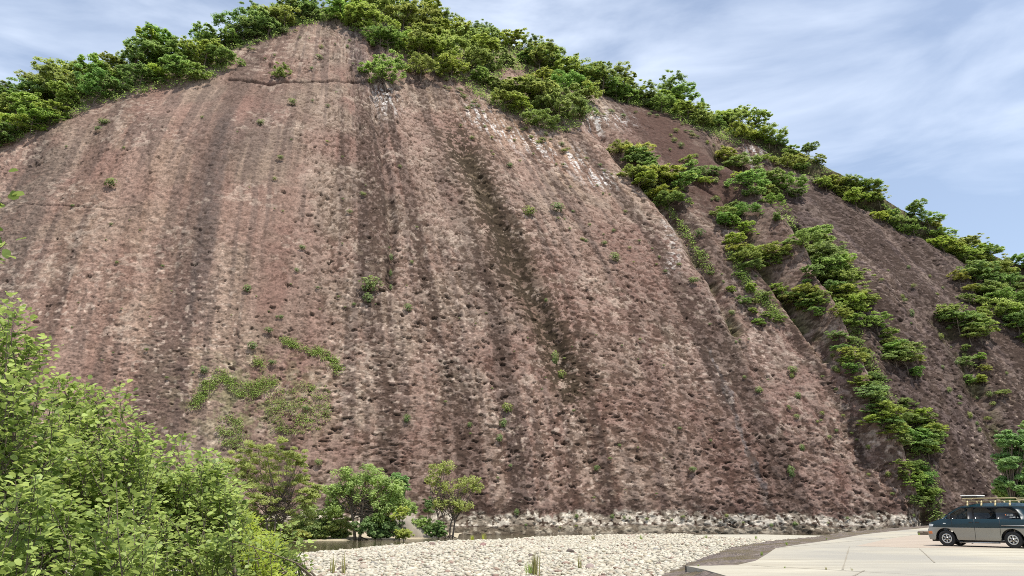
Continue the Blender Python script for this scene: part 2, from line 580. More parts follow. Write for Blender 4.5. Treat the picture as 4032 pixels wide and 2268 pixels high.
# water streaks
col = mixc(col, C(96, 78, 70), sstep(.50, .64, n_str) * .72)
col = mixc(col, C(164, 138, 124), sstep(.48, .32, n_str) * .22)
col = mixc(col, C(90, 74, 68), sstep(.50, .68, n_st2) * .55 * sstep(.36, .56, n_big))
for pts, w0, w1, cc, f in [
    ([(590, 250), (548, 420), (525, 560), (505, 720), (480, 900)], 18, 34, (84, 72, 68), .62),
    ([(150, 335), (95, 440), (40, 560), (0, 720), (-40, 900)], 44, 60, (92, 78, 70), .72),
    ([(250, 300), (215, 420), (170, 560), (130, 760), (110, 1000)], 12, 26, (108, 84, 72), .5),
    ([(385, 290), (372, 420), (372, 560)], 5, 4, (74, 58, 50), .5),
    ([(460, 620), (455, 900), (460, 1100)], 14, 20, (98, 76, 68), .5),
    ([(700, 160), (690, 260), (670, 400)], 20, 40, (104, 84, 76), .4),
    ([(875, 60), (900, 130), (930, 230)], 26, 20, (96, 84, 82), .6),
    ([(950, 260), (965, 400), (985, 560), (985, 730)], 22, 12, (82, 68, 62), .5),
    ([(1160, 370), (1205, 450), (1245, 560)], 24, 30, (84, 70, 50), .85),
    ([(1245, 540), (1300, 660), (1370, 800), (1420, 930), (1440, 1040)], 40, 42, (88, 72, 56), .62),
    ([(1240, 560), (1260, 760), (1265, 960)], 18, 24, (86, 70, 62), .45),
    ([(1560, 700), (1640, 950), (1720, 1250)], 16, 20, (92, 72, 66), .4),
    ([(1770, 850), (1830, 1000), (1885, 1150), (1965, 1340)], 4, 8, (108, 101, 101), .6),
    ([(2050, 1000), (2140, 1180), (2200, 1300)], 14, 22, (106, 84, 76), .4),
]:
    dq, fr = linedist(QX + (n_med - .5) * 26 + (fbm(S / .9, T / 7, 231, 2) - .5) * 16, QY, pts)
    w = w0 + (w1 - w0) * fr
    ends = sstep(0, .1, fr) * sstep(1, .82, fr)
    col = mixc(col, C(*cc), f * sstep(1.35, .55, dq / w) * ends * (0.55 + .6 * sstep(.35, .6, n_fin)).clip(0, 1))
# pale run-off below the upper wood
for pts in ([(1190, 285), (1260, 330), (1350, 370), (1440, 400), (1530, 470)], [(1480, 300), (1540, 300), (1610, 300)], [(960, 230), (985, 260)], [(1900, 370), (1915, 400)]):
    dq, fr = linedist(QX, QY, pts)
    f = gauss(dq, 26) * sstep(.50, .62, fbm((S + wob * .3) / .55, T / 5, 241, 3)) * sstep(.38, .55, n_fin)
    col = mixc(col, C(190, 182, 180), f * .95)
dq, fr = linedist(QX, QY, [(1680, 560), (1700, 640), (1690, 680)])
col = mixc(col, C(176, 166, 160), gauss(dq, 16) * sstep(.5, .6, n_fin) * .8)
dq, fr = linedist(QX, QY, [(2140, 800), (2160, 900), (2190, 960)])
col = mixc(col, C(186, 176, 168), gauss(dq, 24) * sstep(.5, .62, n_fin) * .8)
# hollow: grey lip, tan back wall
hl = sstep(.02, .2, holl)
col = mixc(col, mixc(C(96, 92, 88), C(140, 110, 82), sstep(.5, 1.0, holl)), hl)
# crusts of white lichen
lic = sstep(.565, .62, fbm(S / 1.2, T / 1.0, 251, 4)) * sstep(.50, .62, fbm(S / 11, T / 8, 255, 3) + .10 * gauss(QX - 280, 160) * gauss(QY - 780, 120) + .07 * gauss(QX - 1300, 350) * gauss(QY - 970, 160))
col = mixc(col, C(206, 184, 166), lic * .22 * (1 - .85 * farf))
spk = sstep(.76, .84, vnoise(S / .55, T / .5, 259)) * sstep(.5, .6, n_big + .05)
col = mixc(col, C(196, 172, 156), spk * .45 * sstep(500, 800, QY))
# moss and green film
mos = np.clip(gulm * 1.0, 0, 1) * sstep(.38, .55, fbm(S / 2.2, T / 3.5, 261, 3)) * sstep(1500, 1850, QX)
col = mixc(col, C(86, 84, 44), mos * .8)
mos2 = gauss(np.hypot((QX - 640) / 170, (QY - 1010) / 110), 1) * sstep(.48, .58, n_med)
col = mixc(col, C(120, 122, 76), mos2 * .5)
rim = sstep(70, 10, np.abs(T - T[:, [int(np.searchsorted(v_d, 5.6))]]) * 3)
# pits darkened with depth: the shade inside them painted into the colour
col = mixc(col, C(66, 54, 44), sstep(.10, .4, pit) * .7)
# flood line: bare scoured strip, white crust above it, dark film over that
wv = (fbm(S / 3.0, T * 0, 271, 4, .65) - .5) * 1.9
zb = Z0 + wv * .5
white = sstep(-.55, -.2, zb) * sstep(1.75, .8, Z0 + wv + (n_fin - .5) * 1.4)
wm = sstep(.43, .49, fbm(S / .5, T / .45, 275, 3) + .07 * white)
darkb = sstep(.9, 1.5, Z0 + wv) * sstep(4.2, 2.0, Z0 + wv * 2)
col = mixc(col, C(74, 56, 50), darkb * .6 * sstep(.35, .55, fbm(S / 4, T / 2, 277, 3)))
col = mixc(col, C(78, 62, 50), white * .9)
col = mixc(col, C(198, 184, 168), white * wm * .9)
col = mixc(col, C(156, 142, 124), sstep(-.35, -.6, zb) * .95)
col = mixc(col, C(112, 98, 84), sstep(-1.15, -1.5, zb) * .8)
# soil under the woods on the crown
col = mixc(col, C(84, 78, 48), np.where(v_d[None, :] > 6.05, .8, 0).astype(np.float32) + 0 * D)
n_spk = vnoise(S / .40, T / .34, 281) * .5 + vnoise(S / .2, T / .2, 283) * .5
# crust and scars: where the pale crust has flaked off the brown rock shows, with crisp edges
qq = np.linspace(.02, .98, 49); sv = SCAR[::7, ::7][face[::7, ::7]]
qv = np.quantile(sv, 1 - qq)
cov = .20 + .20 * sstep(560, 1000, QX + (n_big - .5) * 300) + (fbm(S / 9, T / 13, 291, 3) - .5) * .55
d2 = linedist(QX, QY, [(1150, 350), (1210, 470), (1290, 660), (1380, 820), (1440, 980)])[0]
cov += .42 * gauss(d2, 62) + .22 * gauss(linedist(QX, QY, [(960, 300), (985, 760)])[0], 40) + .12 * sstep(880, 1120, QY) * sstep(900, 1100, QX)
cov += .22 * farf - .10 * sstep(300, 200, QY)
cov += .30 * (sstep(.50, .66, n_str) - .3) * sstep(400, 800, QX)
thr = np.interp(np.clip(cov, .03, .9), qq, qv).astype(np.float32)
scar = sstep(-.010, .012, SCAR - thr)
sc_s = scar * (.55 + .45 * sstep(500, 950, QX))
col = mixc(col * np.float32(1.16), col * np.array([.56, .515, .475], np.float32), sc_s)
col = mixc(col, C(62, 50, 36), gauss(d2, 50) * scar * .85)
col *= np.array([.955, .985, .95], np.float32)
zone = np.clip(gauss(redd, 56) + gauss(redd2, 34) + .5 * gauss(linedist(QX, QY, [(1700, 330), (1900, 560), (1960, 640)])[0], 40), 0, 1) * (.7 + .5 * n_med)
col = mixc(col, C(84, 60, 50), np.clip(zone, 0, .88))
col = mixc(col, col * np.array([.84, .84, .85], np.float32), farf * .95)
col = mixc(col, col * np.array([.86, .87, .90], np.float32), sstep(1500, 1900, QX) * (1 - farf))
col *= (0.50 + .30 * n_fin + .70 * n_spk)[..., None]
col = mixc(col, np.repeat(col.mean(2)[..., None], 3, 2), np.float32(.14) + 0 * D)
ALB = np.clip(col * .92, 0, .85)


def cliff_mat():
    m, n, l, b = new_mat('cliff_rock')
    at = n.new('ShaderNodeAttribute'); at.attribute_name = 'rock'
    tc = n.new('ShaderNodeTexCoord')
    n1 = n.new('ShaderNodeTexNoise'); n1.inputs['Scale'].default_value = 3.4; n1.inputs['Detail'].default_value = 8; n1.inputs['Roughness'].default_value = .7
    n2 = n.new('ShaderNodeTexVoronoi'); n2.inputs['Scale'].default_value = 1.5
    l.new(tc.outputs['Object'], n1.inputs['Vector']); l.new(tc.outputs['Object'], n2.inputs['Vector'])
    mr = n.new('ShaderNodeMapRange'); mr.inputs['From Min'].default_value = .3; mr.inputs['From Max'].default_value = .7
    mr.inputs['To Min'].default_value = .58; mr.inputs['To Max'].default_value = 1.38
    l.new(n1.outputs['Fac'], mr.inputs['Value'])
    sc_ = n.new('ShaderNodeVectorMath'); sc_.operation = 'SCALE'
    l.new(at.outputs['Color'], sc_.inputs[0]); l.new(mr.outputs['Result'], sc_.inputs['Scale'])
    l.new(sc_.outputs['Vector'], b.inputs['Base Color'])
    b.inputs['Roughness'].default_value = .92
    b.inputs['Specular IOR Level'].default_value = .15
    bp = n.new('ShaderNodeBump'); bp.inputs['Strength'].default_value = .5; bp.inputs['Distance'].default_value = .09
    ad = n.new('ShaderNodeMath'); ad.operation = 'MULTIPLY_ADD'; ad.inputs[1].default_value = .3
    l.new(n2.outputs['Distance'], ad.inputs[0]); l.new(n1.outputs['Fac'], ad.inputs[2])
    l.new(ad.outputs[0], bp.inputs['Height']); l.new(bp.outputs['Normal'], b.inputs['Normal'])
    return m


ii, jj = np.meshgrid(np.arange(NU - 1), np.arange(NV - 1), indexing='ij')
FQ = np.stack([ii * NV + jj, (ii + 1) * NV + jj, (ii + 1) * NV + jj + 1, ii * NV + jj + 1], -1).reshape(-1, 4)
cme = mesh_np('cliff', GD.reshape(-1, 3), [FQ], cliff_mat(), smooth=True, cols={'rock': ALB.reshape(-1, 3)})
cliff = link('cliff', cme)
tag(cliff, 'huge domed cliff of reddish brown pitted rock with dark water streaks', 'cliff', kind='structure')

# coarse copy for finding the rock under a sight line
st = 5
Gc = GD[::st, ::st]
nu, nv = Gc.shape[:2]
ii, jj = np.meshgrid(np.arange(nu - 1), np.arange(nv - 1), indexing='ij')
Fc = np.stack([ii * nv + jj, (ii + 1) * nv + jj, (ii + 1) * nv + jj + 1, ii * nv + jj + 1], -1).reshape(-1, 4)
BVH = BVHTree.FromPolygons(Gc.reshape(-1, 3).tolist(), Fc.tolist())
GNc = GN[::st, ::st]


def on_cliff(x, y):
    """Rock point under a display pixel: (location, normal) or None."""
    d = Vector(ray(x * K, y * K)).normalized()
    loc, nor, idx, dist = BVH.ray_cast(Vector((0, 0, EYE)), d)
    if loc is None:
        return None
    if nor.dot(d) > 0:
        nor = -nor
    return loc, nor


# ------------------------------------------------------------------ foliage builders
def leaf_quads(pos, nrm, size, aspect=.7, gen=rng):
    """Small bent leaf faces at pos with normals near nrm -> V, F."""
    n = len(pos)
    nrm = nrm / (np.linalg.norm(nrm, axis=1)[:, None] + 1e-9)
    t = gen.normal(size=(n, 3)); t -= nrm * (t * nrm).sum(1)[:, None]
    t /= np.linalg.norm(t, axis=1)[:, None] + 1e-9
    b = np.cross(nrm, t)
    s = (size if np.ndim(size) else np.full(n, size))[:, None]
    V = np.stack([pos - t * s * .5, pos + b * s * aspect * .5 - nrm * s * .08, pos + t * s * .5, pos - b * s * aspect * .5 - nrm * s * .08], 1).reshape(-1, 3)
    F = np.arange(n * 4).reshape(-1, 4)
    return V, F


def unit(n, gen=rng):
    d = gen.normal(size=(n, 3))
    return d / np.linalg.norm(d, axis=1)[:, None]


def crown(seed, h, w, nclump, nleaf, leaf, flat=.38, low=.28, spread=.55, lean=0.):
    """Leaf clumps spread through a crown's volume -> leaves V,F,tint and the clump centres."""
    g = np.random.default_rng(seed)
    cs = []
    nl = int(g.integers(5, 9))
    lob = [(np.array([g.uniform(-.36, .36) * w, g.uniform(-.36, .36) * w, h * g.uniform(low + .12, .86)]), w * g.uniform(.15, .30)) for _ in range(nl)]
    while len(cs) < nclump:
        c0, r0 = lob[int(g.integers(nl))]
        d = unit(1, g)[0]
        if d[2] < -.35:
            continue
        f = 1.0 if g.random() < .75 else g.uniform(1.0, 1.45)
        p = c0 + d * r0 * f * np.array([1.15, 1.15, .8])
        cs.append((p[0] + lean * p[2], p[1], min(max(p[2], .12 * h), h * 1.05)))
    cs = np.array(cs)
    Vs, Ts = [], []
    for c in cs:
        m = int(nleaf * g.uniform(.6, 1.4))
        r = w * .5 * spread * g.uniform(.32, .62)
        d = unit(m, g) * (g.random((m, 1)) ** .45)
        d[:, 2] = np.where(d[:, 2] < -.2, d[:, 2] * .5, d[:, 2])
        pos = c + d * np.array([r, r, r * flat * 1.3])
        nr = d * .55 + np.array([.2, -.35, .9]) + g.normal(size=(m, 3)) * .36
        V, F = leaf_quads(pos, nr, leaf * g.uniform(.6, 1.35, m), .72, g)
        Vs.append(V)
        Ts.append(np.repeat(np.clip(g.normal(.5, .2, m) + g.normal(0, .14), 0, 1), 4))
    V = np.concatenate(Vs)
    return V, np.arange(len(V)).reshape(-1, 4), np.concatenate(Ts), cs


def limbs(seed, cs, h, r, lean=0., k=10, sides=5):
    g = np.random.default_rng(seed + 99)
    mb = MB()
    fork = h * g.uniform(.2, .35)
    top = np.array([lean * h * .8, 0, h * .82])
    pts = [np.array([0, 0, -.5]), np.array([g.normal(0, .04) * h, g.normal(0, .04) * h, fork]), np.array([top[0] * .6, g.normal(0, .05) * h, h * .55]), top]
    mb.tube(hermite(np.array(pts), np.linspace(0, 3, 10)), r, r * .25, sides)
    for c in cs[g.permutation(len(cs))[:k]]:
        s = hermite(np.array(pts), np.array([g.uniform(1.0, 2.3)]))[0]
        m = (s + c) / 2 + np.array([0, 0, -.06 * h])
        mb.tube(hermite(np.array([s, m, c]), np.linspace(0, 2, 6)), r * .42, r * .12, 4)
    return mb


PROTO = []
for k_ in range(7):
    h_ = 5.4 + .5 * (k_ % 3); w_ = [5.0, 5.6, 4.4, 6.0, 4.8, 5.4, 4.2][k_]
    V, F, t_, cs_ = crown(500 + k_, h_, w_ * 1.15, 125 + 5 * k_, 60, .26, flat=[.36, .42, .5, .34, .4, .45, .55][k_], low=.10, spread=.36)
    PROTO.append((mesh_np('crown', V, F, M_TREE, attrs={'tint': t_}), limbs(500 + k_, cs_, h_, .13).mesh('trunk', M_BARK, True)))


def conifer(seed, h, w):
    g = np.random.default_rng(seed)
    Vs, Ts = [], []
    mb = MB(); mb.tube([(0, 0, -.5), (0, 0, h * .5), (0, 0, h)], .16, .03, 6)
    for z in np.arange(.18, .98, .045):
        rr = w * .5 * (1 - z) ** .8 * g.uniform(.75, 1.15)
        nb = 7
        for q in range(nb):
            a = q * 2 * math.pi / nb + g.uniform(0, .8)
            tip = np.array([math.cos(a) * rr, math.sin(a) * rr, z * h - .18 * rr])
            m = 22
            f = g.uniform(.15, 1, m)[:, None]
            pos = np.array([0, 0, z * h]) * (1 - f) + tip * f + g.normal(size=(m, 3)) * np.array([.13, .13, .08])
            V, F = leaf_quads(pos, np.array([[0, 0, 1.]]) + g.normal(size=(m, 3)) * .5, g.uniform(.2, .42, m), .4, g)
            Vs.append(V); Ts.append(np.repeat(g.uniform(0, .7, m), 4))
    V = np.concatenate(Vs)
    return mesh_np('crown', V, np.arange(len(V)).reshape(-1, 4), M_TREE, attrs={'tint': np.concatenate(Ts)}), mb.mesh('trunk', M_BARK, True)


PROTO_CON = conifer(900, 9, 5.0)


def tuft_mesh(seed, r, n):
    """Fern and sedge cushion hanging from the rock: a dome of arching blades."""
    g = np.random.default_rng(seed)
    d = unit(n, g); d[:, 2] = d[:, 2] * .7 + .12
    d[:, 1] = -np.abs(d[:, 1])
    f = g.random((n, 1)) ** .5
    pos = d * f * np.array([r, r * .8, r * .85])
    nr = d + np.array([0, -.2, .9]) + g.normal(size=(n, 3)) * .4
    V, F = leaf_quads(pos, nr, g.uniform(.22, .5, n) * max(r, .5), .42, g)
    t_ = np.clip(.5 + .45 * d[:, 2] + g.normal(0, .2, n), 0, 1)  # tops lighter, undersides darker: light from above painted into the blade tint
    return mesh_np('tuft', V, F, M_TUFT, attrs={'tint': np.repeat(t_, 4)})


TUFTS = [tuft_mesh(700 + q, 1.0, 150) for q in range(6)]

# ------------------------------------------------------------------ woods on the hill
TONES = [('bright yellow-green', (1.16, 1.10, .85)), ('fresh green', (1.0, 1.02, .95)), ('deep green', (.82, .93, .90)), ('grey-green', (.94, .98, 1.15))]
N_TREE = [0]


def tree_at(loc, scale, tone, label, group, proto=None, cat='tree', name='hill_tree', rz=None):
    cr, tk = proto or PROTO[rng.integers(0, len(PROTO))]
    e = bpy.data.objects.new(name, None); COL.objects.link(e)
    e.location = loc; e.scale = (scale * rng.uniform(.88, 1.14) * (1 if rng.random() < .5 else -1), scale * rng.uniform(.88, 1.14), scale * rng.uniform(.88, 1.12))
    e.rotation_euler = (rng.uniform(-.08, .08), rng.uniform(-.08, .08), rng.uniform(-.8, .8) if rz is None else rz)
    tag(e, label, cat, group)
    if name == 'hill_tree':
        e.scale = (e.scale[0] * 1.22, e.scale[1] * 1.22, e.scale[2] * .92)
    c = link('crown', cr, e); c.color = (*[x * rng.uniform(.9, 1.1) for x in TONES[tone][1]], 1)
    link('trunk', tk, e)
    N_TREE[0] += 1
    return e


def poisson_poly(poly, r, tries=2600, jitter=None):
    xs = [p[0] for p in poly]; ys = [p[1] for p in poly]
    out = []
    for _ in range(tries):
        x = rng.uniform(min(xs), max(xs)); y = rng.uniform(min(ys), max(ys))
        if not inpoly(np.array([x]), np.array([y]), poly)[0]:
            continue
        rr = r(x, y) if callable(r) else r
        if all((x - a) ** 2 + ((y - b) * 1.15) ** 2 > rr * rr for a, b in out):
            out.append((x, y))
    return out


def woods(poly, r, sc_px, phrase, group, lowline=None, holes=(), tries=2600, tonew=(.3, .4, .2, .1)):
    """Trees rooted on the rock inside a map polygon. sc_px: crown height wanted, display px."""
    for (x, y) in sorted(poisson_poly(poly, r, tries)):
        if any(inpoly(np.array([x]), np.array([y]), hpoly)[0] for hpoly in holes):
            continue
        q = on_cliff(x, y)
        if q is None:
            continue
        loc, nor = q
        dist = (loc - Vector((0, 0, EYE))).length
        want = (sc_px(x, y) if callable(sc_px) else sc_px) * rng.uniform(.75, 1.25)
        scale = want * K / FPX * dist / 5.6
        scale = min(scale, 1.9)
        tone = int(rng.choice(4, p=tonew))
        size = 'small' if scale < .75 else ('big' if scale > 1.3 else 'mid-sized')
        tree_at(loc - Vector((0, 0, .25)), scale, tone, f'{size} {TONES[tone][0]} broadleaf tree {phrase}', group)


LEFT_RIDGE = [(-60, 300), (60, 268), (150, 235), (250, 205), (330, 180), (400, 160), (480, 140), (560, 128), (620, 100), (690, 75), (760, 52), (815, 42), (800, 62), (740, 72), (660, 110), (590, 135), (575, 175), (520, 205), (440, 222), (330, 248), (240, 272), (150, 308), (70, 350), (0, 385), (-60, 420)]
woods(LEFT_RIDGE, 38, 60, "in the wood on the cliff's left shoulder", 'trees on the left shoulder', tries=4200)
RIGHT_UP = [(850, 52), (905, 36), (985, 44), (1090, 74), (1210, 110), (1290, 145), (1400, 178), (1520, 235), (1480, 285), (1450, 330), (1400, 338), (1330, 318), (1270, 285), (1200, 250), (1150, 215), (1110, 190), (1050, 170), (1000, 150), (930, 100), (880, 74)]
HOLE1 = [(1258, 182), (1310, 190), (1345, 222), (1330, 235), (1275, 232)]
HOLE2 = [(1120, 200), (1165, 215), (1180, 245), (1140, 240)]
woods(RIGHT_UP, 40, 62, "in the wood crowning the cliff", 'trees on the crown of the cliff', holes=(HOLE1, HOLE2), tries=5200)
RIGHT_RIDGE = [(1520, 235), (1600, 262), (1715, 282), (1830, 325), (1940, 368), (1900, 345), (1850, 372), (1790, 345), (1720, 312), (1640, 275), (1560, 262)]
woods(RIGHT_RIDGE, 34, 56, "on the ridge right of the crown", 'trees on the long ridge', tries=2400)
RIDGE_B = [(1950, 350), (2040, 402), (2120, 440), (2200, 490), (2300, 548), (2385, 598), (2440, 640), (2520, 700), (2600, 770), (2600, 820), (2480, 690), (2400, 628), (2300, 575), (2200, 518), (2080, 435), (1990, 382)]
woods(RIDGE_B, 31, 46, "along the steep right skyline", 'trees on the steep right skyline', tries=2600)
for poly, ph, gr, r_, hh in [
    ([(1555, 395), (1610, 400), (1690, 470), (1715, 500), (1690, 545), (1640, 530), (1580, 450)], "in the largest clump below the ridge", 'trees of the large clump', 25, 54),
    ([(1810, 545), (1860, 540), (1885, 590), (1860, 600), (1830, 590)], "on the spur left of the hollow", 'trees on the spur', 24, 46),
    ([(1880, 650), (1940, 660), (1950, 690), (1900, 695), (1830, 640), (1840, 625)], "under the spur's clump", 'trees under the spur', 24, 42),
    ([(1840, 425), (1900, 440), (1930, 480), (1985, 470), (2005, 505), (1960, 512), (1930, 530), (1880, 480)], "at the gully head above the hollow", 'trees at the gully head', 23, 42),
    ([(2015, 625), (2080, 615), (2125, 680), (2140, 740), (2185, 780), (2160, 850), (2110, 815), (2060, 720)], "in the middle of the main gully", 'trees in the main gully', 23, 50),
    ([(2200, 825), (2255, 880), (2300, 920), (2305, 965), (2270, 955), (2220, 890)], "beyond the main gully", 'trees beyond the gully', 22, 44),
    ([(2175, 1010), (2250, 1045), (2340, 1100), (2360, 1140), (2320, 1190), (2250, 1120), (2200, 1060)], "in the lower gully", 'trees in the lower gully', 22, 44),
    ([(2270, 1190), (2330, 1210), (2345, 1290), (2300, 1285)], "at the gully foot", 'trees at the gully foot', 22, 38),
    ([(2395, 820), (2470, 815), (2500, 870), (2450, 880)], "in the clump near the right end of the rock", 'trees of the right clump', 22, 42),
    ([(1950, 735), (2040, 755), (2050, 790), (1980, 780)], "below the spur beside the gully", 'trees beside the gully', 22, 36),
    ([(2440, 690), (2500, 740), (2600, 850), (2600, 900), (2520, 800), (2470, 740)], "behind the right end of the rock", 'trees behind the right end', 24, 48),
    ([(1830, 690), (1900, 725), (1960, 800), (1950, 850), (1880, 800), (1830, 740)], "on the ledges below the spur", 'trees on the ledges', 26, 26),
    ([(1720, 400), (1790, 440), (1800, 480), (1740, 460)], "on the dark red slope", 'trees on the red slope', 26, 26),
    ([(2020, 720), (2080, 760), (2060, 820), (2020, 790)], "on the rib beside the gully", 'trees on the rib', 26, 30),
    ([(2110, 850), (2160, 880), (2220, 980), (2180, 1000), (2120, 920)], "along the narrow part of the gully", 'trees in the narrow gully', 24, 32),
    ([(2280, 1030), (2340, 1060), (2370, 1110), (2330, 1100)], "at the right side of the lower gully", 'trees right of the lower gully', 24, 36),
    ([(2410, 700), (2460, 740), (2480, 800), (2430, 760)], "on the right shoulder of the purple face", 'trees on the right shoulder', 26, 28),
    ([(2400, 880), (2470, 900), (2520, 1000), (2440, 980)], "below the right clump", 'trees below the right clump', 30, 24),
    ([(2000, 400), (2030, 420), (1990, 420)], "above the gully head", 'trees above the gully head', 26, 30),
]:
    woods(poly, r_, hh, ph, gr, tries=600, tonew=(.25, .4, .25, .1))
# trees standing on the very skyline
def skyline(x0, x1, step, hh, phrase, group, vlo=5.9, vhi=6.45):
    tops = QX[:, int(np.searchsorted(v_d, 6.0))]
    x = x0
    while x < x1:
        i = int(np.argmin(np.abs(tops - x)))
        j = int(np.searchsorted(v_d, rng.uniform(vlo, vhi)))
        loc = Vector(GD[i, j]); dist = (loc - Vector((0, 0, EYE))).length
        sc_ = min(1.8, hh * rng.uniform(.75, 1.25) * K / FPX * dist / 5.6)
        tone = int(rng.choice(4, p=(.3, .4, .15, .15)))
        tree_at(loc - Vector((0, 0, .4)), sc_, tone, f'{TONES[tone][0]} broadleaf tree standing on the skyline {phrase}', group)
        x += step * rng.uniform(.6, 1.4)


skyline(-40, 800, 44, 50, "of the cliff's left shoulder", 'skyline trees on the left shoulder')
skyline(870, 1560, 44, 48, 'above the crown wood', 'skyline trees above the crown')
skyline(1560, 1960, 40, 46, 'of the long ridge', 'skyline trees on the long ridge')
skyline(1960, 2640, 34, 42, 'of the steep right ridge', 'skyline trees on the steep right ridge')
skyline(1980, 2640, 60, 36, 'of the steep right ridge', 'skyline trees on the steep right ridge', 5.75, 5.98)
# lone trees and dark skyline conifers
for (x, y, px, tone, lab) in [
    (970, 232, 84, 1, 'lone round green tree rooted at the end of the long crack'),
    (890, 78, 70, 0, 'bushy yellow-green tree beside the bare summit rock'),
    (955, 128, 60, 1, 'round green tree just below the summit wood'),
    (1060, 205, 60, 1, 'green tree at the lower edge of the summit wood beside bare rock'),
    (705, 212, 40, 1, 'small green shrub growing out of the long horizontal crack'),
    (770, 45, 52, 1, 'green tree at the top of the left skyline beside the summit rock'),
    (660, 85, 56, 0, 'loose bright tree standing alone on the left skyline'),
    (1760, 450, 34, 3, 'grey-green shrub on the dark red rock below the ridge'),
    (1960, 560, 26, 2, 'dark shrub in the mouth of the overhung hollow'),
    (1925, 410, 24, 0, 'small yellow-green shrub on the pale runnel under the ridge'),
]:
    q = on_cliff(x, y)
    if q:
        loc, nor = q
        tree_at(loc - Vector((0, 0, .2)), px * K / FPX * loc.length / 5.6, tone, lab, None, name='cliff_tree')
for (x, y, px, lab) in [(1385, 152, 42, 'dark open-topped pine standing above the crown wood'), (1770, 292, 56, 'dark conifer dome rising above the ridge wood'),
                        (1835, 305, 44, 'tan-tinged conifer beside the dark dome on the ridge'), (1890, 335, 58, 'pointed dark conifer spire on the ridge'), (2065, 640, 72, 'slender pine at the right lip of the hollow')]:
    q = on_cliff(x, y)
    if q:
        loc, nor = q
        tree_at(loc - Vector((0, 0, .2)), px * K / FPX * loc.length / 9, 2, lab, None, proto=PROTO_CON, cat='conifer', name='conifer')

# ------------------------------------------------------------------ tufts on the rock
def tuft_at(x, y, r_px, tone, label, group=None, stretch=1.0):
    q = on_cliff(x, y)
    if q is None:
        return
    loc, nor = q
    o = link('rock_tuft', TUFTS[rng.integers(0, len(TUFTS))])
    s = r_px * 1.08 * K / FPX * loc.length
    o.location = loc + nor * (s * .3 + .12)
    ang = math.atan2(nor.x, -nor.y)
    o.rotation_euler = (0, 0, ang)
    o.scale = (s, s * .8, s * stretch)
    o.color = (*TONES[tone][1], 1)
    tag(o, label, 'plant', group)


KNOWN = [
    (930, 722, 24, 1, 1.2, 'largest green fern tuft in the middle of the face'), (926, 752, 12, 2, 1.6, 'dark moss hanging right under the largest fern tuft'),
    (1274, 1030, 13, 0, 1.3, 'yellow-green fern tuft above a string of dark moss low on the face'), (1265, 1068, 9, 2, 1.8, 'dark moss string under the low yellow-green fern'),
    (1257, 1105, 8, 2, 1.8, 'lowest dark moss of the string under the low fern'),
    (1392, 905, 11, 1, 2.4, 'tall narrow moss strip on the dark streak'), (1412, 945, 10, 0, 1.6, 'moss tuft at the foot of the tall narrow strip'),
    (262, 312, 11, 1, 1.0, 'paired fern tuft near the left wood, upper one'), (250, 328, 8, 3, 1.0, 'paired fern tuft near the left wood, lower one'),
    (515, 933, 10, 2, 1.3, 'dark round bush at the upper end of the creeper strip'), (635, 872, 11, 2, 1.3, 'dark hanging bush left of the upper creeper'),
    (675, 833, 10, 2, 1.0, 'dark bush above the upper creeper'), (622, 728, 9, 2, 1.6, 'narrow dark fern tuft left of the middle of the face'),
    (1400, 528, 17, 3, 1.0, 'grey-green shrub on the upper dark streak'), (1330, 538, 15, 0, 1.4, 'yellow-green shrub beside the upper dark streak'),
    (1543, 652, 13, 1, 1.3, 'fern tuft alone right of the centre of the face'), (705, 400, 8, 1, 1.0, 'small fern tuft under the dark vertical streak'),
    (658, 312, 9, 1, 1.1, 'fern tuft below the crack shrub'), (800, 148, 9, 2, .9, 'dark cushion on the bare summit rock'),
    (285, 465, 14, 1, 1.0, 'spread of fern on the left face'), (1025, 778, 10, 2, 1.4, 'dark fern tuft right of the largest tuft'),
    (1024, 1055, 8, 2, 2.0, 'dark hanging moss low in the middle of the face'), (768, 1030, 8, 2, 1.0, 'dark bush beside the lower creeper'),
    (683, 915, 10, 2, .8, 'dark bush in the gap of the creeper'), (985, 650, 5, 2, 2.6, 'upper moss in the vertical drip line'),
    (985, 690, 5, 2, 2.6, 'middle moss in the vertical drip line'), (985, 725, 5, 2, 2.2, 'lower moss in the vertical drip line'),
    (880, 535, 7, 1, 1.0, 'small fern tuft above the middle of the face'), (800, 1165, 9, 1, 1.2, 'fern tuft just above the riverside trees'),
    (1743, 1183, 9, 2, 1.0, 'dark tuft low on the right half of the face'), (1180, 1070, 6, 2, 1.6, 'small dark tuft right of the low hanging moss'),
    (1300, 1290, 6, 2, 2.0, 'dark moss just above the white band'), (735, 262, 10, 1, 1.2, 'fern tuft under the crack right of the shrub'),
    (760, 625, 8, 2, 1.0, 'round dark cushion high in the middle of the face'), (915, 492, 6, 0, 1.0, 'pale fern tuft on the upper middle of the face'),
    (1745, 710, 12, 1, 1.0, 'fern tuft right of the pale stained rib'), (1760, 590, 12, 2, 1.2, 'shrub left of the spur trees'),
    (1990, 935, 12, 1, 1.0, 'fern tuft left of the main gully'), (715, 85, 14, 1, .8, 'low fern cushion on the summit slab'),
    (1500, 1180, 7, 2, 1.4, 'tuft above the flood line in mid face'), (2015, 1130, 7, 2, 1.6, 'dark fern patch low on the right half'), (1990, 1190, 8, 2, 2.4, 'tall dark fern patch low on the right half'),
]
for x, y, r_, tone, stx, lab in KNOWN:
    tuft_at(x, y, r_ * 1.15, tone, lab, None, stx)


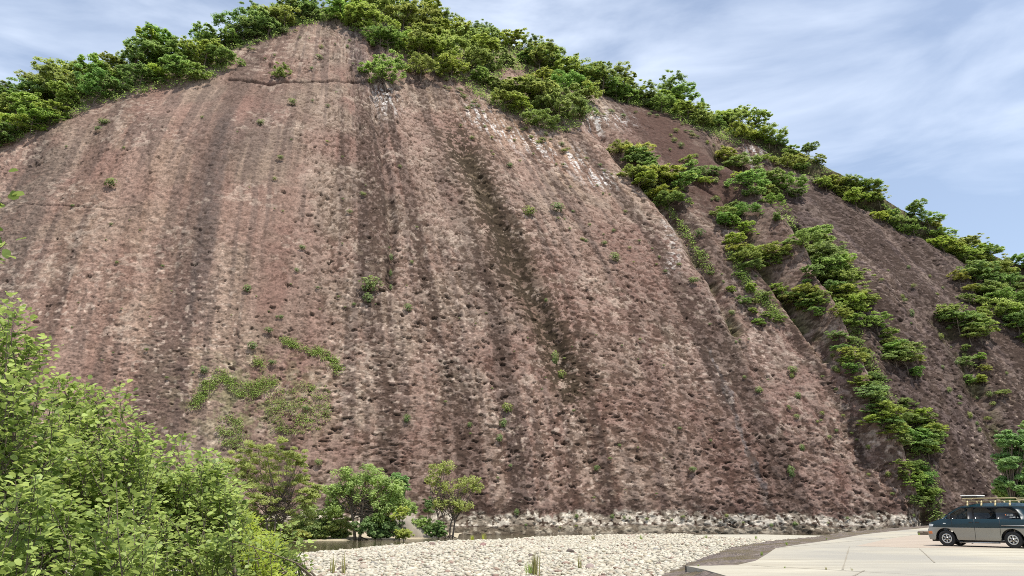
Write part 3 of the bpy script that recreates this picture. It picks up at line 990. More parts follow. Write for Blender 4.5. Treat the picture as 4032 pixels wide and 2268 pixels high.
def tuft_field(poly, n, rlo, rhi, phrase, group, tw=(.12, .25, .58, .05)):
    xs = [p[0] for p in poly]; ys = [p[1] for p in poly]
    k = 0; guard = 0
    while k < n and guard < n * 30:
        guard += 1
        x = rng.uniform(min(xs), max(xs)); y = rng.uniform(min(ys), max(ys))
        if not inpoly(np.array([x]), np.array([y]), poly)[0]:
            continue
        tone = int(rng.choice(4, p=tw))
        r_ = rlo + (rhi - rlo) * rng.random() ** 2
        size = 'tiny' if r_ < rlo + (rhi - rlo) * .25 else 'small'
        tuft_at(x, y, r_, tone, f'{size} {TONES[tone][0]} fern tuft {phrase}', group, rng.uniform(.8, 1.5))
        k += 1


tuft_field([(600, 230), (900, 230), (1100, 420), (1100, 900), (560, 800)], 34, 2.8, 6.5, 'rooted in a pit on the upper middle of the face', 'tufts on the upper middle')
tuft_field([(80, 340), (560, 240), (480, 1000), (80, 900)], 20, 2.8, 6, 'rooted in a pit on the left of the face', 'tufts on the left of the face')
tuft_field([(600, 120), (900, 60), (920, 195), (600, 195)], 14, 3, 7, 'on the bare rock under the summit', 'tufts on the summit rock')
tuft_field([(1100, 260), (1500, 420), (1700, 700), (1500, 640), (1250, 420)], 34, 4, 9, 'under the crown wood', 'tufts under the crown wood', (.35, .35, .25, .05))
tuft_field([(1650, 300), (1950, 440), (1800, 520), (1650, 380)], 18, 5, 11, 'on the red slope below the ridge', 'tufts on the red slope', (.5, .3, .15, .05))
tuft_field([(1640, 600), (1850, 650), (2250, 1000), (2250, 1250), (1900, 1000)], 48, 4, 10, 'on the ribs left of the gully', 'tufts on the ribs', (.25, .35, .35, .05))
tuft_field([(2120, 560), (2420, 720), (2560, 1000), (2520, 1200), (2330, 900)], 34, 4, 10, 'on the purple face beyond the gully', 'tufts on the purple face', (.25, .35, .35, .05))
tuft_field([(1100, 700), (1600, 800), (1900, 1250), (1100, 1280)], 34, 2.6, 6, 'on the lower middle of the face', 'tufts on the lower middle')
tuft_field([(1300, 1300), (2300, 1296), (2300, 1322), (1300, 1330)], 22, 3, 6.5, 'on the white band at the waterline', 'tufts on the white band', (.1, .2, .65, .05))
tuft_field([(1900, 360), (2000, 420), (2050, 460), (1930, 440)], 8, 4, 8, 'on the slab under the skyline', 'tufts on the slab')

# fern and grass verge along the lower edges of the woods
def verge(pts, n, phrase, group):
    for q in range(n):
        f = rng.uniform(0, len(pts) - 1.001); i = int(f); t = f - i
        x = pts[i][0] * (1 - t) + pts[i + 1][0] * t + rng.normal(0, 9); y = pts[i][1] * (1 - t) + pts[i + 1][1] * t + rng.normal(0, 7)
        tone = int(rng.choice(4, p=(.45, .25, .25, .05)))
        tuft_at(x, y, rng.uniform(5, 10), tone, f'{TONES[tone][0]} grass cushion {phrase}', group, rng.uniform(.6, 1.1))


verge([(1110, 200), (1160, 245), (1200, 285), (1290, 330), (1400, 365), (1480, 395), (1540, 440)], 34, 'along the lower edge of the crown wood', 'cushions under the crown wood')
verge([(1480, 290), (1560, 285), (1640, 290), (1720, 330), (1790, 370)], 18, 'along the lower edge of the ridge wood', 'cushions under the ridge wood')
verge([(600, 140), (650, 108), (720, 85), (790, 62)], 8, 'beside the summit slab', 'cushions beside the summit slab')

# low undergrowth filling the woods' floor
def undergrowth(polys, n, label):
    pos, nr, tt = [], [], []
    for poly in polys:
        for (x, y) in poisson_poly(poly, 5.5, n):
            if any(inpoly(np.array([x]), np.array([y]), h_)[0] for h_ in (HOLE1, HOLE2)):
                continue
            q = on_cliff(x, y)
            if q is None:
                continue
            m = 26
            c_ = np.array(q[0]) + np.array(q[1]) * .3
            d = unit(m) * (rng.random((m, 1)) ** .5) * np.array([1.1, 1.1, .8])
            d[:, 2] += .5
            pos.append(c_ + d); nr.append(d * .5 + np.array([0, 0, 1.0]) + rng.normal(size=(m, 3)) * .4)
            tt.append(np.clip(rng.normal(.42, .2, m) + rng.normal(0, .15), 0, 1))
    vis_i = np.where((QX[:, NV * 3 // 4] > -80) & (QX[:, NV * 3 // 4] < 2800))[0]
    jlo, jhi = int(np.searchsorted(v_d, 5.93)), int(np.searchsorted(v_d, 6.5))
    for _ in range(1100):
        i, j = int(rng.choice(vis_i)), int(rng.integers(jlo, jhi))
        m = 30
        d = unit(m) * (rng.random((m, 1)) ** .5) * np.array([1.3, 1.3, 1.0])
        d[:, 2] += rng.uniform(.3, 1.3)
        pos.append(GD[i, j] + d); nr.append(d * .5 + np.array([.2, -.3, 1.0]) + rng.normal(size=(m, 3)) * .4)
        tt.append(np.clip(rng.normal(.42, .2, m) + rng.normal(0, .15), 0, 1))
    pos = np.concatenate(pos); nr = np.concatenate(nr)
    V, F = leaf_quads(pos, nr, rng.uniform(.2, .46, len(pos)), .7)
    o = link('undergrowth', mesh_np('undergrowth', V, F, M_TREE, attrs={'tint': np.repeat(np.concatenate(tt), 4)}))
    o.color = (.9, .98, .95, 1)
    tag(o, label, 'undergrowth', kind='stuff')


def strip(pts, w):
    a = [(x - w, y) for x, y in pts]; b = [(x + w, y + 6) for x, y in pts[::-1]]
    return a + b


undergrowth([LEFT_RIDGE, RIGHT_UP, RIGHT_RIDGE, RIDGE_B, strip(GUL[1][0][2:], 15), strip(GUL[0][0][1:4], 8), strip([(1840, 640), (1880, 720), (1960, 800)], 12)], 5200, 'low green undergrowth filling the gaps of the hilltop woods')

# creeper climbing on the lower left of the rock
def creeper(poly, n, dens_scale, label):
    n = int(n * 1.9)
    xs = [p[0] for p in poly]; ys = [p[1] for p in poly]
    pos, nr = [], []
    guard = 0
    while len(pos) < n and guard < n * 25:
        guard += 1
        x = rng.uniform(min(xs), max(xs)); y = rng.uniform(min(ys), max(ys))
        if not inpoly(np.array([x]), np.array([y]), poly)[0]:
            continue
        if fbm(np.array([x / 26 + dens_scale]), np.array([y / 7]), 301, 3)[0] < .46 + (.06 if dens_scale < 20 else 0) + rng.normal(0, .03):
            continue
        q = on_cliff(x + rng.normal(0, 4), y + rng.normal(0, 4))
        if q is None:
            continue
        pos.append(q[0] + q[1] * rng.uniform(.1, .38)); nr.append(np.array(q[1]) * .5 + np.array([0, 0, .8]) + rng.normal(size=3) * .4)
    V, F = leaf_quads(np.array(pos), np.array(nr), rng.uniform(.10, .22, len(pos)), .75)
    o = link('creeper', mesh_np('creeper', V, F, M_CREEP, attrs={'tint': np.repeat(rng.uniform(0, 1, len(pos)), 4)}))
    tag(o, label, 'creeper')


creeper([(700, 850), (760, 862), (820, 882), (850, 905), (870, 938), (850, 945), (815, 905), (760, 880), (720, 868)], 1500, 40, 'bright green creeper strip slanting right on the rock, highest of the creepers')
creeper([(470, 1040), (490, 990), (520, 945), (545, 930), (560, 950), (520, 1000), (490, 1035)], 900, 50, 'bright green creeper band, left limb of the zigzag on the rock')
creeper([(545, 925), (570, 935), (610, 965), (640, 960), (690, 945), (700, 965), (640, 1000), (600, 1000), (560, 960)], 1500, 50, 'bright green creeper band, right limb of the zigzag on the rock')
creeper([(670, 985), (760, 960), (830, 980), (830, 1060), (780, 1100), (690, 1090), (665, 1030)], 1700, 14, 'thin patchy creeper scattered over the rock below the strip')
creeper([(540, 1060), (590, 1040), (625, 1060), (620, 1130), (560, 1120)], 700, 16, 'thin patchy creeper just above the big riverside tree')
creeper([(638, 895), (660, 905), (665, 930), (640, 925)], 200, 40, 'small creeper patch beside the dark hanging bush')
print('trees', N_TREE[0])
#@@PART2

# ------------------------------------------------------------------ ground, river, gravel, car park
WATER_Z = -1.6


def noisy_mat(name, c1, c2, scale, rough=.9, bump=.3, bdist=.02, stretch=(1, 1, 1), c3=None, spec=.3):
    m, n, l, b = new_mat(name)
    tc = n.new('ShaderNodeTexCoord'); mp = n.new('ShaderNodeMapping'); mp.inputs['Scale'].default_value = stretch
    nz = n.new('ShaderNodeTexNoise'); nz.inputs['Scale'].default_value = scale; nz.inputs['Detail'].default_value = 9; nz.inputs['Roughness'].default_value = .65
    rp = n.new('ShaderNodeValToRGB')
    rp.color_ramp.elements[0].position = .34; rp.color_ramp.elements[0].color = (*c1, 1)
    rp.color_ramp.elements[1].position = .66; rp.color_ramp.elements[1].color = (*c2, 1)
    l.new(tc.outputs['Object'], mp.inputs['Vector']); l.new(mp.outputs['Vector'], nz.inputs['Vector'])
    l.new(nz.outputs['Fac'], rp.inputs['Fac'])
    colr = rp.outputs['Color']
    if c3 is not None:
        n2 = n.new('ShaderNodeTexNoise'); n2.inputs['Scale'].default_value = scale * .13; n2.inputs['Detail'].default_value = 6
        l.new(tc.outputs['Object'], n2.inputs['Vector'])
        mr = n.new('ShaderNodeMapRange'); mr.inputs['From Min'].default_value = .45; mr.inputs['From Max'].default_value = .62
        l.new(n2.outputs['Fac'], mr.inputs['Value'])
        mx = n.new('ShaderNodeMix'); mx.data_type = 'RGBA'
        l.new(mr.outputs['Result'], mx.inputs['Factor']); l.new(colr, mx.inputs['A']); mx.inputs['B'].default_value = (*c3, 1)
        colr = mx.outputs['Result']
    l.new(colr, b.inputs['Base Color'])
    b.inputs['Roughness'].default_value = rough; b.inputs['Specular IOR Level'].default_value = spec
    if bump:
        bp = n.new('ShaderNodeBump'); bp.inputs['Strength'].default_value = bump; bp.inputs['Distance'].default_value = bdist
        l.new(nz.outputs['Fac'], bp.inputs['Height']); l.new(bp.outputs['Normal'], b.inputs['Normal'])
    return m


M_EARTH = noisy_mat('river_bed', (.16, .13, .09), (.27, .23, .17), .8)
M_GRAVELBED = noisy_mat('gravel_bed', (.36, .33, .26), (.50, .47, .39), 6, bump=.8, bdist=.08)
M_CONC = noisy_mat('concrete_paving', (.33, .295, .225), (.50, .465, .37), .8, rough=.85, bump=.1, bdist=.005, stretch=(.22, 1.5, 1), c3=(.32, .30, .255))
M_RED = noisy_mat('faded_red_paving', (.345, .285, .225), (.41, .345, .275), .8, rough=.9, bump=.1, bdist=.004, stretch=(.4, 1.5, 1))
M_JOINT = plain('joint', (.27, .24, .185), .95, var=.3, scale=3)
M_COBBLE = noisy_mat('cobble_facing', (.06, .049, .042), (.27, .22, .19), 3.2, bump=1.0, bdist=.15, c3=(.13, .105, .06))
M_SOIL = noisy_mat('bank_soil', (.07, .07, .03), (.16, .15, .07), 2)
M_SAND = noisy_mat('sand', (.36, .30, .21), (.46, .40, .29), 1.5, bump=.2)

g_ = np.array([[-1500, -60, -2.6], [1500, -60, -2.6], [1500, 2500, -2.6], [-1500, 2500, -2.6]], float)
gx, gy = np.meshgrid(np.linspace(-900, 900, 60), np.linspace(-200, 1800, 60), indexing='ij')
gz = -2.6 + (fbm(gx / 90, gy / 90, 5, 3) - .5) * .5
ii, jj = np.meshgrid(np.arange(59), np.arange(59), indexing='ij')
Fg = np.stack([ii * 60 + jj, (ii + 1) * 60 + jj, (ii + 1) * 60 + jj + 1, ii * 60 + jj + 1], -1).reshape(-1, 4)
tag(link('ground', mesh_np('ground', np.stack([gx, gy, gz], -1).reshape(-1, 3), [Fg], M_EARTH, True)), 'brown valley floor', 'ground', kind='structure')


def water_mat():
    m, n, l, b = new_mat('river_water')
    b.inputs['Base Color'].default_value = (.075, .065, .035, 1)
    b.inputs['Roughness'].default_value = .06
    b.inputs['IOR'].default_value = 1.33
    tc = n.new('ShaderNodeTexCoord'); mp = n.new('ShaderNodeMapping'); mp.inputs['Scale'].default_value = (.8, 2.2, 1)
    nz = n.new('ShaderNodeTexNoise'); nz.inputs['Scale'].default_value = 1.3; nz.inputs['Detail'].default_value = 4
    bp = n.new('ShaderNodeBump'); bp.inputs['Strength'].default_value = .6; bp.inputs['Distance'].default_value = .10
    l.new(tc.outputs['Object'], mp.inputs['Vector']); l.new(mp.outputs['Vector'], nz.inputs['Vector'])
    l.new(nz.outputs['Fac'], bp.inputs['Height']); l.new(bp.outputs['Normal'], b.inputs['Normal'])
    return m


wx0, wx1, wy0, wy1 = -260, 320, 20, 300
tag(link('river', mesh_np('river', [[wx0, wy0, WATER_Z], [wx1, wy0, WATER_Z], [wx1, wy1, WATER_Z], [wx0, wy1, WATER_Z]], [np.array([[0, 1, 2, 3]])], water_mat())),
    'shallow brown river at the foot of the cliff', 'river', kind='structure')

# gravel bar: near edge under the bank, far edge at the water
far_px = [(700, 2215), (1000, 2196), (1180, 2182), (1300, 2172), (1420, 2164), (1520, 2150), (1640, 2139), (1780, 2131), (1950, 2128), (2100, 2117), (2280, 2112), (2450, 2106), (2700, 2105), (3000, 2104), (3230, 2108)]
FE = np.array([P(x, y, -1.25)[:2] for x, y in far_px])
FE = np.concatenate([[[-60, FE[0, 1] - 6]], FE, [[FE[-1, 0] + 14, FE[-1, 1] + 3]]])


def z_gravel(x, y, yf):
    t = np.clip((y - 24) / np.maximum(yf - 24, 1), 0, 1.2)
    return -.32 - .93 * sstep(.1, 1.0, t) + (fbm(x / 5, y / 5, 401, 3) - .5) * .35 * np.clip(t * 4, 0, 1) * np.clip((1.05 - t) * 6, 0.2, 1)


gxs = np.linspace(-60, FE[-1, 0], 260)
yf = np.interp(gxs, FE[:, 0], FE[:, 1]) + (fbm(gxs / 4, gxs * 0, 405, 3) - .5) * 3.0
ts = np.concatenate([np.linspace(0, 1, 150), [1.012, 1.03, 1.06]])
GXX = np.repeat(gxs[:, None], len(ts), 1)
GYY = 8 + (yf[:, None] - 8) * ts[None, :]
GZZ = z_gravel(GXX, GYY, yf[:, None])
GZZ[:, -3] -= .15; GZZ[:, -2] -= .55; GZZ[:, -1] -= 1.4
na, nb = GXX.shape
ii, jj = np.meshgrid(np.arange(na - 1), np.arange(nb - 1), indexing='ij')
Fg = np.stack([ii * nb + jj, (ii + 1) * nb + jj, (ii + 1) * nb + jj + 1, ii * nb + jj + 1], -1).reshape(-1, 4)
tag(link('riverbank', mesh_np('riverbank', np.stack([GXX, GYY, GZZ], -1).reshape(-1, 3), [Fg], M_GRAVELBED, True)), 'pale sandy bed of the gravel bar', 'riverbank', kind='structure')

# car park outline (edge of the paving), and the toe of the cobble facing outside it
edge_px = [(3020, 2310), (2862, 2268), (2775, 2243), (2703, 2228), (2800, 2227), (2905, 2224), (2975, 2208), (3020, 2182), (3055, 2158), (3160, 2142), (3265, 2128), (3400, 2104), (3500, 2093), (3700, 2073), (3900, 2060), (4150, 2050)]
toe_px = [(2560, 2300), (2600, 2266), (2660, 2240), (2694, 2226), (2774, 2194), (2830, 2173), (2879, 2157), (2966, 2141), (3040, 2130), (3089, 2124), (3228, 2112), (3300, 2098), (3500, 2081), (3700, 2066), (3900, 2054), (4150, 2045)]
E3 = np.array([P(x, y, 0.0) for x, y in edge_px])
TZ = np.interp(np.arange(len(toe_px)), [0, 3, 8, 15], [-.33, -.30, -.14, -.06])
T3 = np.array([P(x, y, z) for (x, y), z in zip(toe_px, TZ)])
near = [(E3[0, 0] - .5, 8.0), (4.5, 2.0), (4.0, -8.0), (90.0, -8.0), (120.0, 60.0)]
lot = [(p[0], p[1]) for p in E3]
ring = lot + [(130.0, E3[-1, 1]), (130, 20)] + [(90, -8), (3.2, -8), (3.4, 2.0), (6.0, 12.0)]
me = bpy.data.meshes.new('parking_lot')
import bmesh
bm = bmesh.new()
vs = [bm.verts.new((x, y, 0)) for x, y in ring]
f = bm.faces.new(vs)
if f.normal.z < 0:
    f.normal_flip()
low = [bm.verts.new((x, y, -.9)) for x, y in ring]
for i in range(len(ring)):
    k = (i + 1) % len(ring)
    bm.faces.new((vs[i], vs[k], low[k], low[i]))
bmesh.ops.triangulate(bm, faces=[f])
bmesh.ops.recalc_face_normals(bm, faces=bm.faces)
bm.to_mesh(me); bm.free(); me.materials.append(M_CONC)
tag(link('parking_lot', me), 'pale concrete paving of the riverside car park', 'car park', kind='structure')

# cobble facing between paving edge and toe: rows of half-sunk cobbles
ne = len(E3)
A3, B3 = E3.copy(), T3.copy()
A3[:, 2] -= .015
us = np.linspace(0, ne - 1, 620); vs_ = np.linspace(0, 1, 34)
Ea = np.stack([np.interp(us, np.arange(ne), A3[:, k]) for k in range(3)], -1)
Tb = np.stack([np.interp(us, np.arange(ne), B3[:, k]) for k in range(3)], -1)
AP = Ea[:, None] * (1 - vs_[None, :, None]) + Tb[:, None] * vs_[None, :, None]
nz_ = fbm(AP[..., 0] / .45, AP[..., 1] / .45, 411, 3)
AP[..., 2] += (np.abs(2 * nz_ - 1) - .2) * .11 * np.clip(vs_ * 5, 0, 1)[None, :]
skirt = AP[:, -1:].copy(); skirt[..., 2] = -2.3
AP = np.concatenate([AP, skirt], 1)
na, nb = AP.shape[:2]
ii, jj = np.meshgrid(np.arange(na - 1), np.arange(nb - 1), indexing='ij')
Fa = np.stack([ii * nb + jj, (ii + 1) * nb + jj, (ii + 1) * nb + jj + 1, ii * nb + jj + 1], -1).reshape(-1, 4)
tag(link('embankment', mesh_np('embankment', AP.reshape(-1, 3), [Fa], M_COBBLE, False)), 'dark cobbled facing along the edge of the car park', 'embankment', kind='structure')


def sheet(name, pts, z, mat, label):
    me = bpy.data.meshes.new(name); bm = bmesh.new()
    f = bm.faces.new([bm.verts.new((p[0], p[1], z)) for p in pts])
    f.normal_update()
    if f.normal.z < 0: f.normal_flip()
    bmesh.ops.triangulate(bm, faces=[f])
    bm.to_mesh(me); bm.free(); me.materials.append(mat)
    return tag(link(name, me), label, 'paving', kind='structure')


red = [P(x, y, .004) for x, y in [(3370, 2150), (3480, 2125), (3590, 2108), (3680, 2101), (4400, 2101), (4400, 2163), (3800, 2157), (3600, 2157)]]
sheet('pavement', red, .004, M_RED, 'faded reddish paving under the van')
for k, (a, b, w) in enumerate([((3345, 2152), (3318, 2242), .05), ((3620, 2160), (3680, 2215), .05), ((3600, 2157), (4100, 2163), .06), ((3060, 2158), (3590, 2109), .05),
                               ((2960, 2226), (3330, 2247), .06), ((3330, 2247), (4100, 2290), .04), ((3405, 2245), (3360, 2268), .06)]):
    p, q = P(*a, .004), P(*b, .004)
    d = (q - p); d /= np.linalg.norm(d); nn_ = np.array([-d[1], d[0], 0]) * w / 2
    m_ = 14
    t_ = np.linspace(0, 1, m_)[:, None]
    cpts = p + (q - p) * t_
    wid = rng.uniform(.4, 1.3, m_)[:, None]
    V = np.concatenate([cpts + nn_ * wid, cpts - nn_ * wid]); V[:, 2] = .008
    F = np.array([[i, i + 1, m_ + i + 1, m_ + i] for i in range(m_ - 1)])
    tag(link('road_markings', mesh_np('joint', V, [F], M_JOINT)), 'thin dark joint in the concrete paving', 'joint', kind='structure')

# soil bank under the left-hand shrubs
bx, by = np.meshgrid(np.linspace(-55, 3.3, 60), np.linspace(-10, 26, 50), indexing='ij')
bz = -.05 - .22 * sstep(1.0, -3.0, bx) - .5 * sstep(16, 25, by + (fbm(bx / 4, by / 4, 421, 2) - .5) * 4) + (fbm(bx / 2, by / 2, 423, 3) - .5) * .2
ii, jj = np.meshgrid(np.arange(59), np.arange(49), indexing='ij')
Fb = np.stack([ii * 50 + jj, (ii + 1) * 50 + jj, (ii + 1) * 50 + jj + 1, ii * 50 + jj + 1], -1).reshape(-1, 4)
tag(link('terrain', mesh_np('terrain', np.stack([bx, by, bz], -1).reshape(-1, 3), [Fb], M_SOIL, True)), 'soil bank under the alder shrubs', 'bank', kind='structure')

# sandy shelf on the far side of the water, left part
shelf = [(900, 2146), (1150, 2139), (1270, 2136), (1400, 2133), (1530, 2129), (1700, 2123), (1800, 2118)]
back = [(900, 2085), (1150, 2085), (1270, 2090), (1400, 2090), (1530, 2090), (1700, 2092), (1820, 2100)]
SA = np.array([P(x, y, WATER_Z - .05) for x, y in shelf]); SB = np.array([P(x, y, -1.15) for x, y in back])
us = np.linspace(0, len(SA) - 1, 80); vs_ = np.linspace(0, 1, 12)
A_ = np.stack([np.interp(us, np.arange(len(SA)), SA[:, k]) for k in range(3)], -1); B_ = np.stack([np.interp(us, np.arange(len(SA)), SB[:, k]) for k in range(3)], -1)
SH = A_[:, None] * (1 - vs_[None, :, None]) + B_[:, None] * vs_[None, :, None]
SH[..., 2] = A_[:, None, 2] + (B_[:, None, 2] - A_[:, None, 2]) * sstep(0, .5, vs_)[None] + (fbm(SH[..., 0] / 2, SH[..., 1] / 2, 431, 3) - .5) * .2
na, nb = SH.shape[:2]
ii, jj = np.meshgrid(np.arange(na - 1), np.arange(nb - 1), indexing='ij')
Fs = np.stack([ii * nb + jj, (ii + 1) * nb + jj, (ii + 1) * nb + jj + 1, ii * nb + jj + 1], -1).reshape(-1, 4)
tag(link('beach', mesh_np('beach', SH.reshape(-1, 3), [Fs], M_SAND, True)), 'sandy shelf across the water under the trees', 'beach', kind='structure')

# ------------------------------------------------------------------ river cobbles
def ico(sub):
    bm = bmesh.new(); bmesh.ops.create_icosphere(bm, subdivisions=sub, radius=1)
    V = np.array([v.co[:] for v in bm.verts]); F = np.array([[v.index for v in f.verts] for f in bm.faces]); bm.free()
    return V, F


STONE_COLS = np.array([[.74, .71, .62], [.66, .64, .57], [.80, .77, .68], [.58, .52, .44], [.62, .57, .46], [.50, .46, .42], [.42, .31, .27], [.36, .27, .22]])
STONE_W = np.array([.30, .22, .22, .08, .08, .05, .03, .02]); STONE_W = STONE_W / STONE_W.sum()


def stone_mat():
    m, n, l, b = new_mat('river_stone')
    at = n.new('ShaderNodeAttribute'); at.attribute_name = 'stone'
    tc = n.new('ShaderNodeTexCoord'); nz = n.new('ShaderNodeTexNoise'); nz.inputs['Scale'].default_value = 9; nz.inputs['Detail'].default_value = 6
    mr = n.new('ShaderNodeMapRange'); mr.inputs['To Min'].default_value = .7; mr.inputs['To Max'].default_value = 1.25
    s = n.new('ShaderNodeVectorMath'); s.operation = 'SCALE'
    l.new(tc.outputs['Object'], nz.inputs['Vector']); l.new(nz.outputs['Fac'], mr.inputs['Value'])
    l.new(at.outputs['Color'], s.inputs[0]); l.new(mr.outputs['Result'], s.inputs['Scale']); l.new(s.outputs['Vector'], b.inputs['Base Color'])
    b.inputs['Roughness'].default_value = .8
    return m


M_STONE = stone_mat()
IV, IF = ico(1)
IV2, IF2 = ico(2)
N_ST = 62000
# more stones per square metre close to the camera, bigger ones further off
yy_ = 21 + 95 * rng.random(N_ST * 3) ** 1.35
xx_ = -28 + 105 * rng.random(N_ST * 3)
yfar = np.interp(xx_, gxs, yf)
toe_x = np.interp(yy_, T3[:, 1][:11], T3[:, 0][:11])
cpx = (2016 + FPX * xx_ / yy_)
ok = (yy_ < yfar + .3) & (xx_ < toe_x + .1) & (cpx > 700)
xx_, yy_, yfar = xx_[ok][:N_ST], yy_[ok][:N_ST], yfar[ok][:N_ST]
n_ = len(xx_)
sz = (.05 + .10 * rng.random(n_) ** 2.4) * (.60 + yy_ / 95)
Vb = IV[None] * (1 + .16 * rng.normal(size=(n_, len(IV), 1)))
Vb = Vb * np.stack([rng.uniform(.8, 1.5, n_), rng.uniform(.7, 1.1, n_), rng.uniform(.38, .66, n_)], -1)[:, None]
an = rng.uniform(0, 6.28, n_); ca, sa = np.cos(an)[:, None], np.sin(an)[:, None]
Vb = np.stack([Vb[..., 0] * ca - Vb[..., 1] * sa, Vb[..., 0] * sa + Vb[..., 1] * ca, Vb[..., 2] + Vb[..., 0] * rng.normal(0, .2, (n_, 1))], -1) * sz[:, None, None]
zz_ = z_gravel(xx_, yy_, yfar) + sz * .22
Vb += np.stack([xx_, yy_, zz_], -1)[:, None]
Fb = (IF[None] + (np.arange(n_) * len(IV))[:, None, None]).reshape(-1, 3)
STONE_COLS = STONE_COLS * np.array([.66, .625, .555])
cc = STONE_COLS[rng.choice(len(STONE_COLS), n_, p=STONE_W)] * rng.uniform(.85, 1.1, (n_, 1))
tag(link('gravel', mesh_np('gravel', Vb.reshape(-1, 3), [Fb], M_STONE, True, cols={'stone': np.repeat(cc, len(IV), 0)})), 'bar of pale rounded river cobbles', 'gravel', kind='stuff')


def stone(x, y, w_px, colr, label, group=None, flat=.6, seed=0):
    """One separate stone standing on the gravel at a photo pixel."""
    g = np.random.default_rng(4000 + seed)
    p = P(x, y, -.6)
    for _ in range(6):
        z = float(z_gravel(np.array([p[0]]), np.array([p[1]]), np.interp(p[0], gxs, yf))[0]); p = P(x, y, z)
    s = w_px / FPX * p[1] / 2
    V = IV2 * (1 + .13 * g.normal(size=(len(IV2), 1)) * .6)
    V = V * np.array([1, .8, flat]); V += .12 * np.sin(IV2[:, [1, 2, 0]] * 3.1 + g.uniform(0, 6, 3))
    o = link('river_stone', mesh_np('river_stone', V * s, [IF2], M_STONE, True, cols={'stone': np.tile(np.array(colr), (len(V), 1))}))
    o.location = (p[0], p[1], p[2] + s * flat * .35); o.rotation_euler = (g.normal(0, .1), g.normal(0, .1), g.uniform(0, 6.28))
    tag(o, label, 'stone', group)


DK, BR, GR, PL, TN = (.13, .10, .085), (.21, .16, .12), (.24, .225, .20), (.54, .52, .45), (.38, .32, .25)
for k, (x, y, w_, c_, lb) in enumerate([
    (1899, 2153, 34, (.25, .15, .13), 'purple-brown wedge-shaped stone near the far edge of the gravel'), (1784, 2176, 24, DK, 'dark brown angular stone left of a similar one on the gravel'),
    (1818, 2178, 22, (.15, .12, .11), 'dark angular stone right of a similar one on the gravel'), (1612, 2183, 24, GR, 'grey stone sunk in the left part of the gravel'),
    (1346, 2248, 46, DK, 'flat dark brown slab at the bottom of the gravel beside dry stalks'), (1432, 2240, 40, TN, 'large tan boulder at the bottom left of the gravel'),
    (1473, 2222, 26, GR, 'grey stone behind the large tan boulder'), (1700, 2148, 28, (.24, .17, .14), 'brown stone on the heap beside the sparse tree'),
    (2245, 2176, 34, DK, 'dark flat stone in the middle of the gravel'), (2268, 2183, 18, (.28, .17, .14), 'small red-brown stone beside the dark flat stone'),
    (2472, 2122, 18, (.30, .19, .15), 'red-brown stone at the far edge right of a grass tuft'), (2354, 2136, 10, DK, 'small black stone near the far edge'),
    (2520, 2180, 20, DK, 'dark stone leaning on a pale boulder'), (2500, 2180, 30, (.52, .46, .37), 'pale tan boulder with a dark stone leaning on it'),
    (2322, 2238, 40, (.30, .23, .20), 'brown slab lying flat near the bottom of the gravel'), (2583, 2166, 24, GR, 'grey triangular stone right of the middle of the gravel'),
    (2092, 2138, 20, TN, 'tan round stone near the far edge'), (2047, 2142, 18, (.52, .44, .36), 'pinkish stone left of the tan round stone'),
    (2170, 2168, 20, (.55, .50, .42), 'big rounded pale grey stone in the gravel middle'), (2398, 2196, 18, GR, 'grey stone with a shadowed foot, right middle of the gravel'),
    (2090, 2192, 26, DK, 'dark hollow-sided stone near dry stalks'), (2215, 2220, 22, GR, 'grey boulder low in the middle of the gravel'),
    (2160, 2164, 14, DK, 'dark chip beside the big rounded pale stone'), (1545, 2205, 26, (.45, .40, .34), 'brownish stone in the left gravel'),
    (1930, 2225, 30, (.50, .44, .35), 'tan stone low in the gravel left of the dry stalks'), (2640, 2190, 22, (.34, .28, .24), 'brown stone close to the cobble facing'),
    (2590, 2225, 22, DK, 'dark stone close to the corner of the paving'), (2760, 2158, 16, DK, 'small dark stone beside the far cobble facing')]):
    stone(x, y, w_, c_, lb, seed=k)
for k in range(110):
    x, y = rng.uniform(1150, 2750), 2120 + 145 * rng.random() ** .8
    if y < 2115 + max(0, (1900 - x)) * .085 or x > 2620 + (2230 - y) * 1.3:
        continue
    stone(x, y, rng.uniform(14, 26) * (.6 + (y - 2110) / 260), STONE_COLS[rng.choice(5)], 'larger pale rounded stone among the cobbles of the gravel bar', 'pale stones on the gravel', flat=rng.uniform(.5, .75), seed=100 + k)


def grass(x, y, z, h_px, n, tone, label, wide=.4, name='grass_tuft', cat='grass tuft'):
    p = P(x, y, z); H = h_px / FPX * p[1]
    g = np.random.default_rng(int(x * 7 + y))
    Vs, Fs = [], []
    for q in range(n):
        a = g.uniform(0, 6.28); b0 = np.array([g.normal(0, .18), g.normal(0, .18), 0]) * H * wide * 2
        d = np.array([math.cos(a), math.sin(a), 0]) * H * wide * g.uniform(.3, 1.1)
        h = H * g.uniform(.5, 1.1); w = max(.006, H * .022)
        s = np.array([-math.sin(a), math.cos(a), 0]) * w
        m = b0 + d * .4 + np.array([0, 0, h * .65]); t = b0 + d + np.array([0, 0, h])
        Vs.append(np.array([b0 - s, b0 + s, m + s * .7, m - s * .7, t + s * .15, t - s * .15])); Fs.append(np.array([[0, 1, 2, 3], [3, 2, 4, 5]]) + 6 * q)
    o = link(name, mesh_np(name, np.concatenate(Vs), [np.concatenate(Fs)], M_TUFT, attrs={'tint': np.repeat(g.uniform(.5, 1, n), 6)}))
    o.location = p; o.color = (*tone, 1)
    tag(o, label, cat)


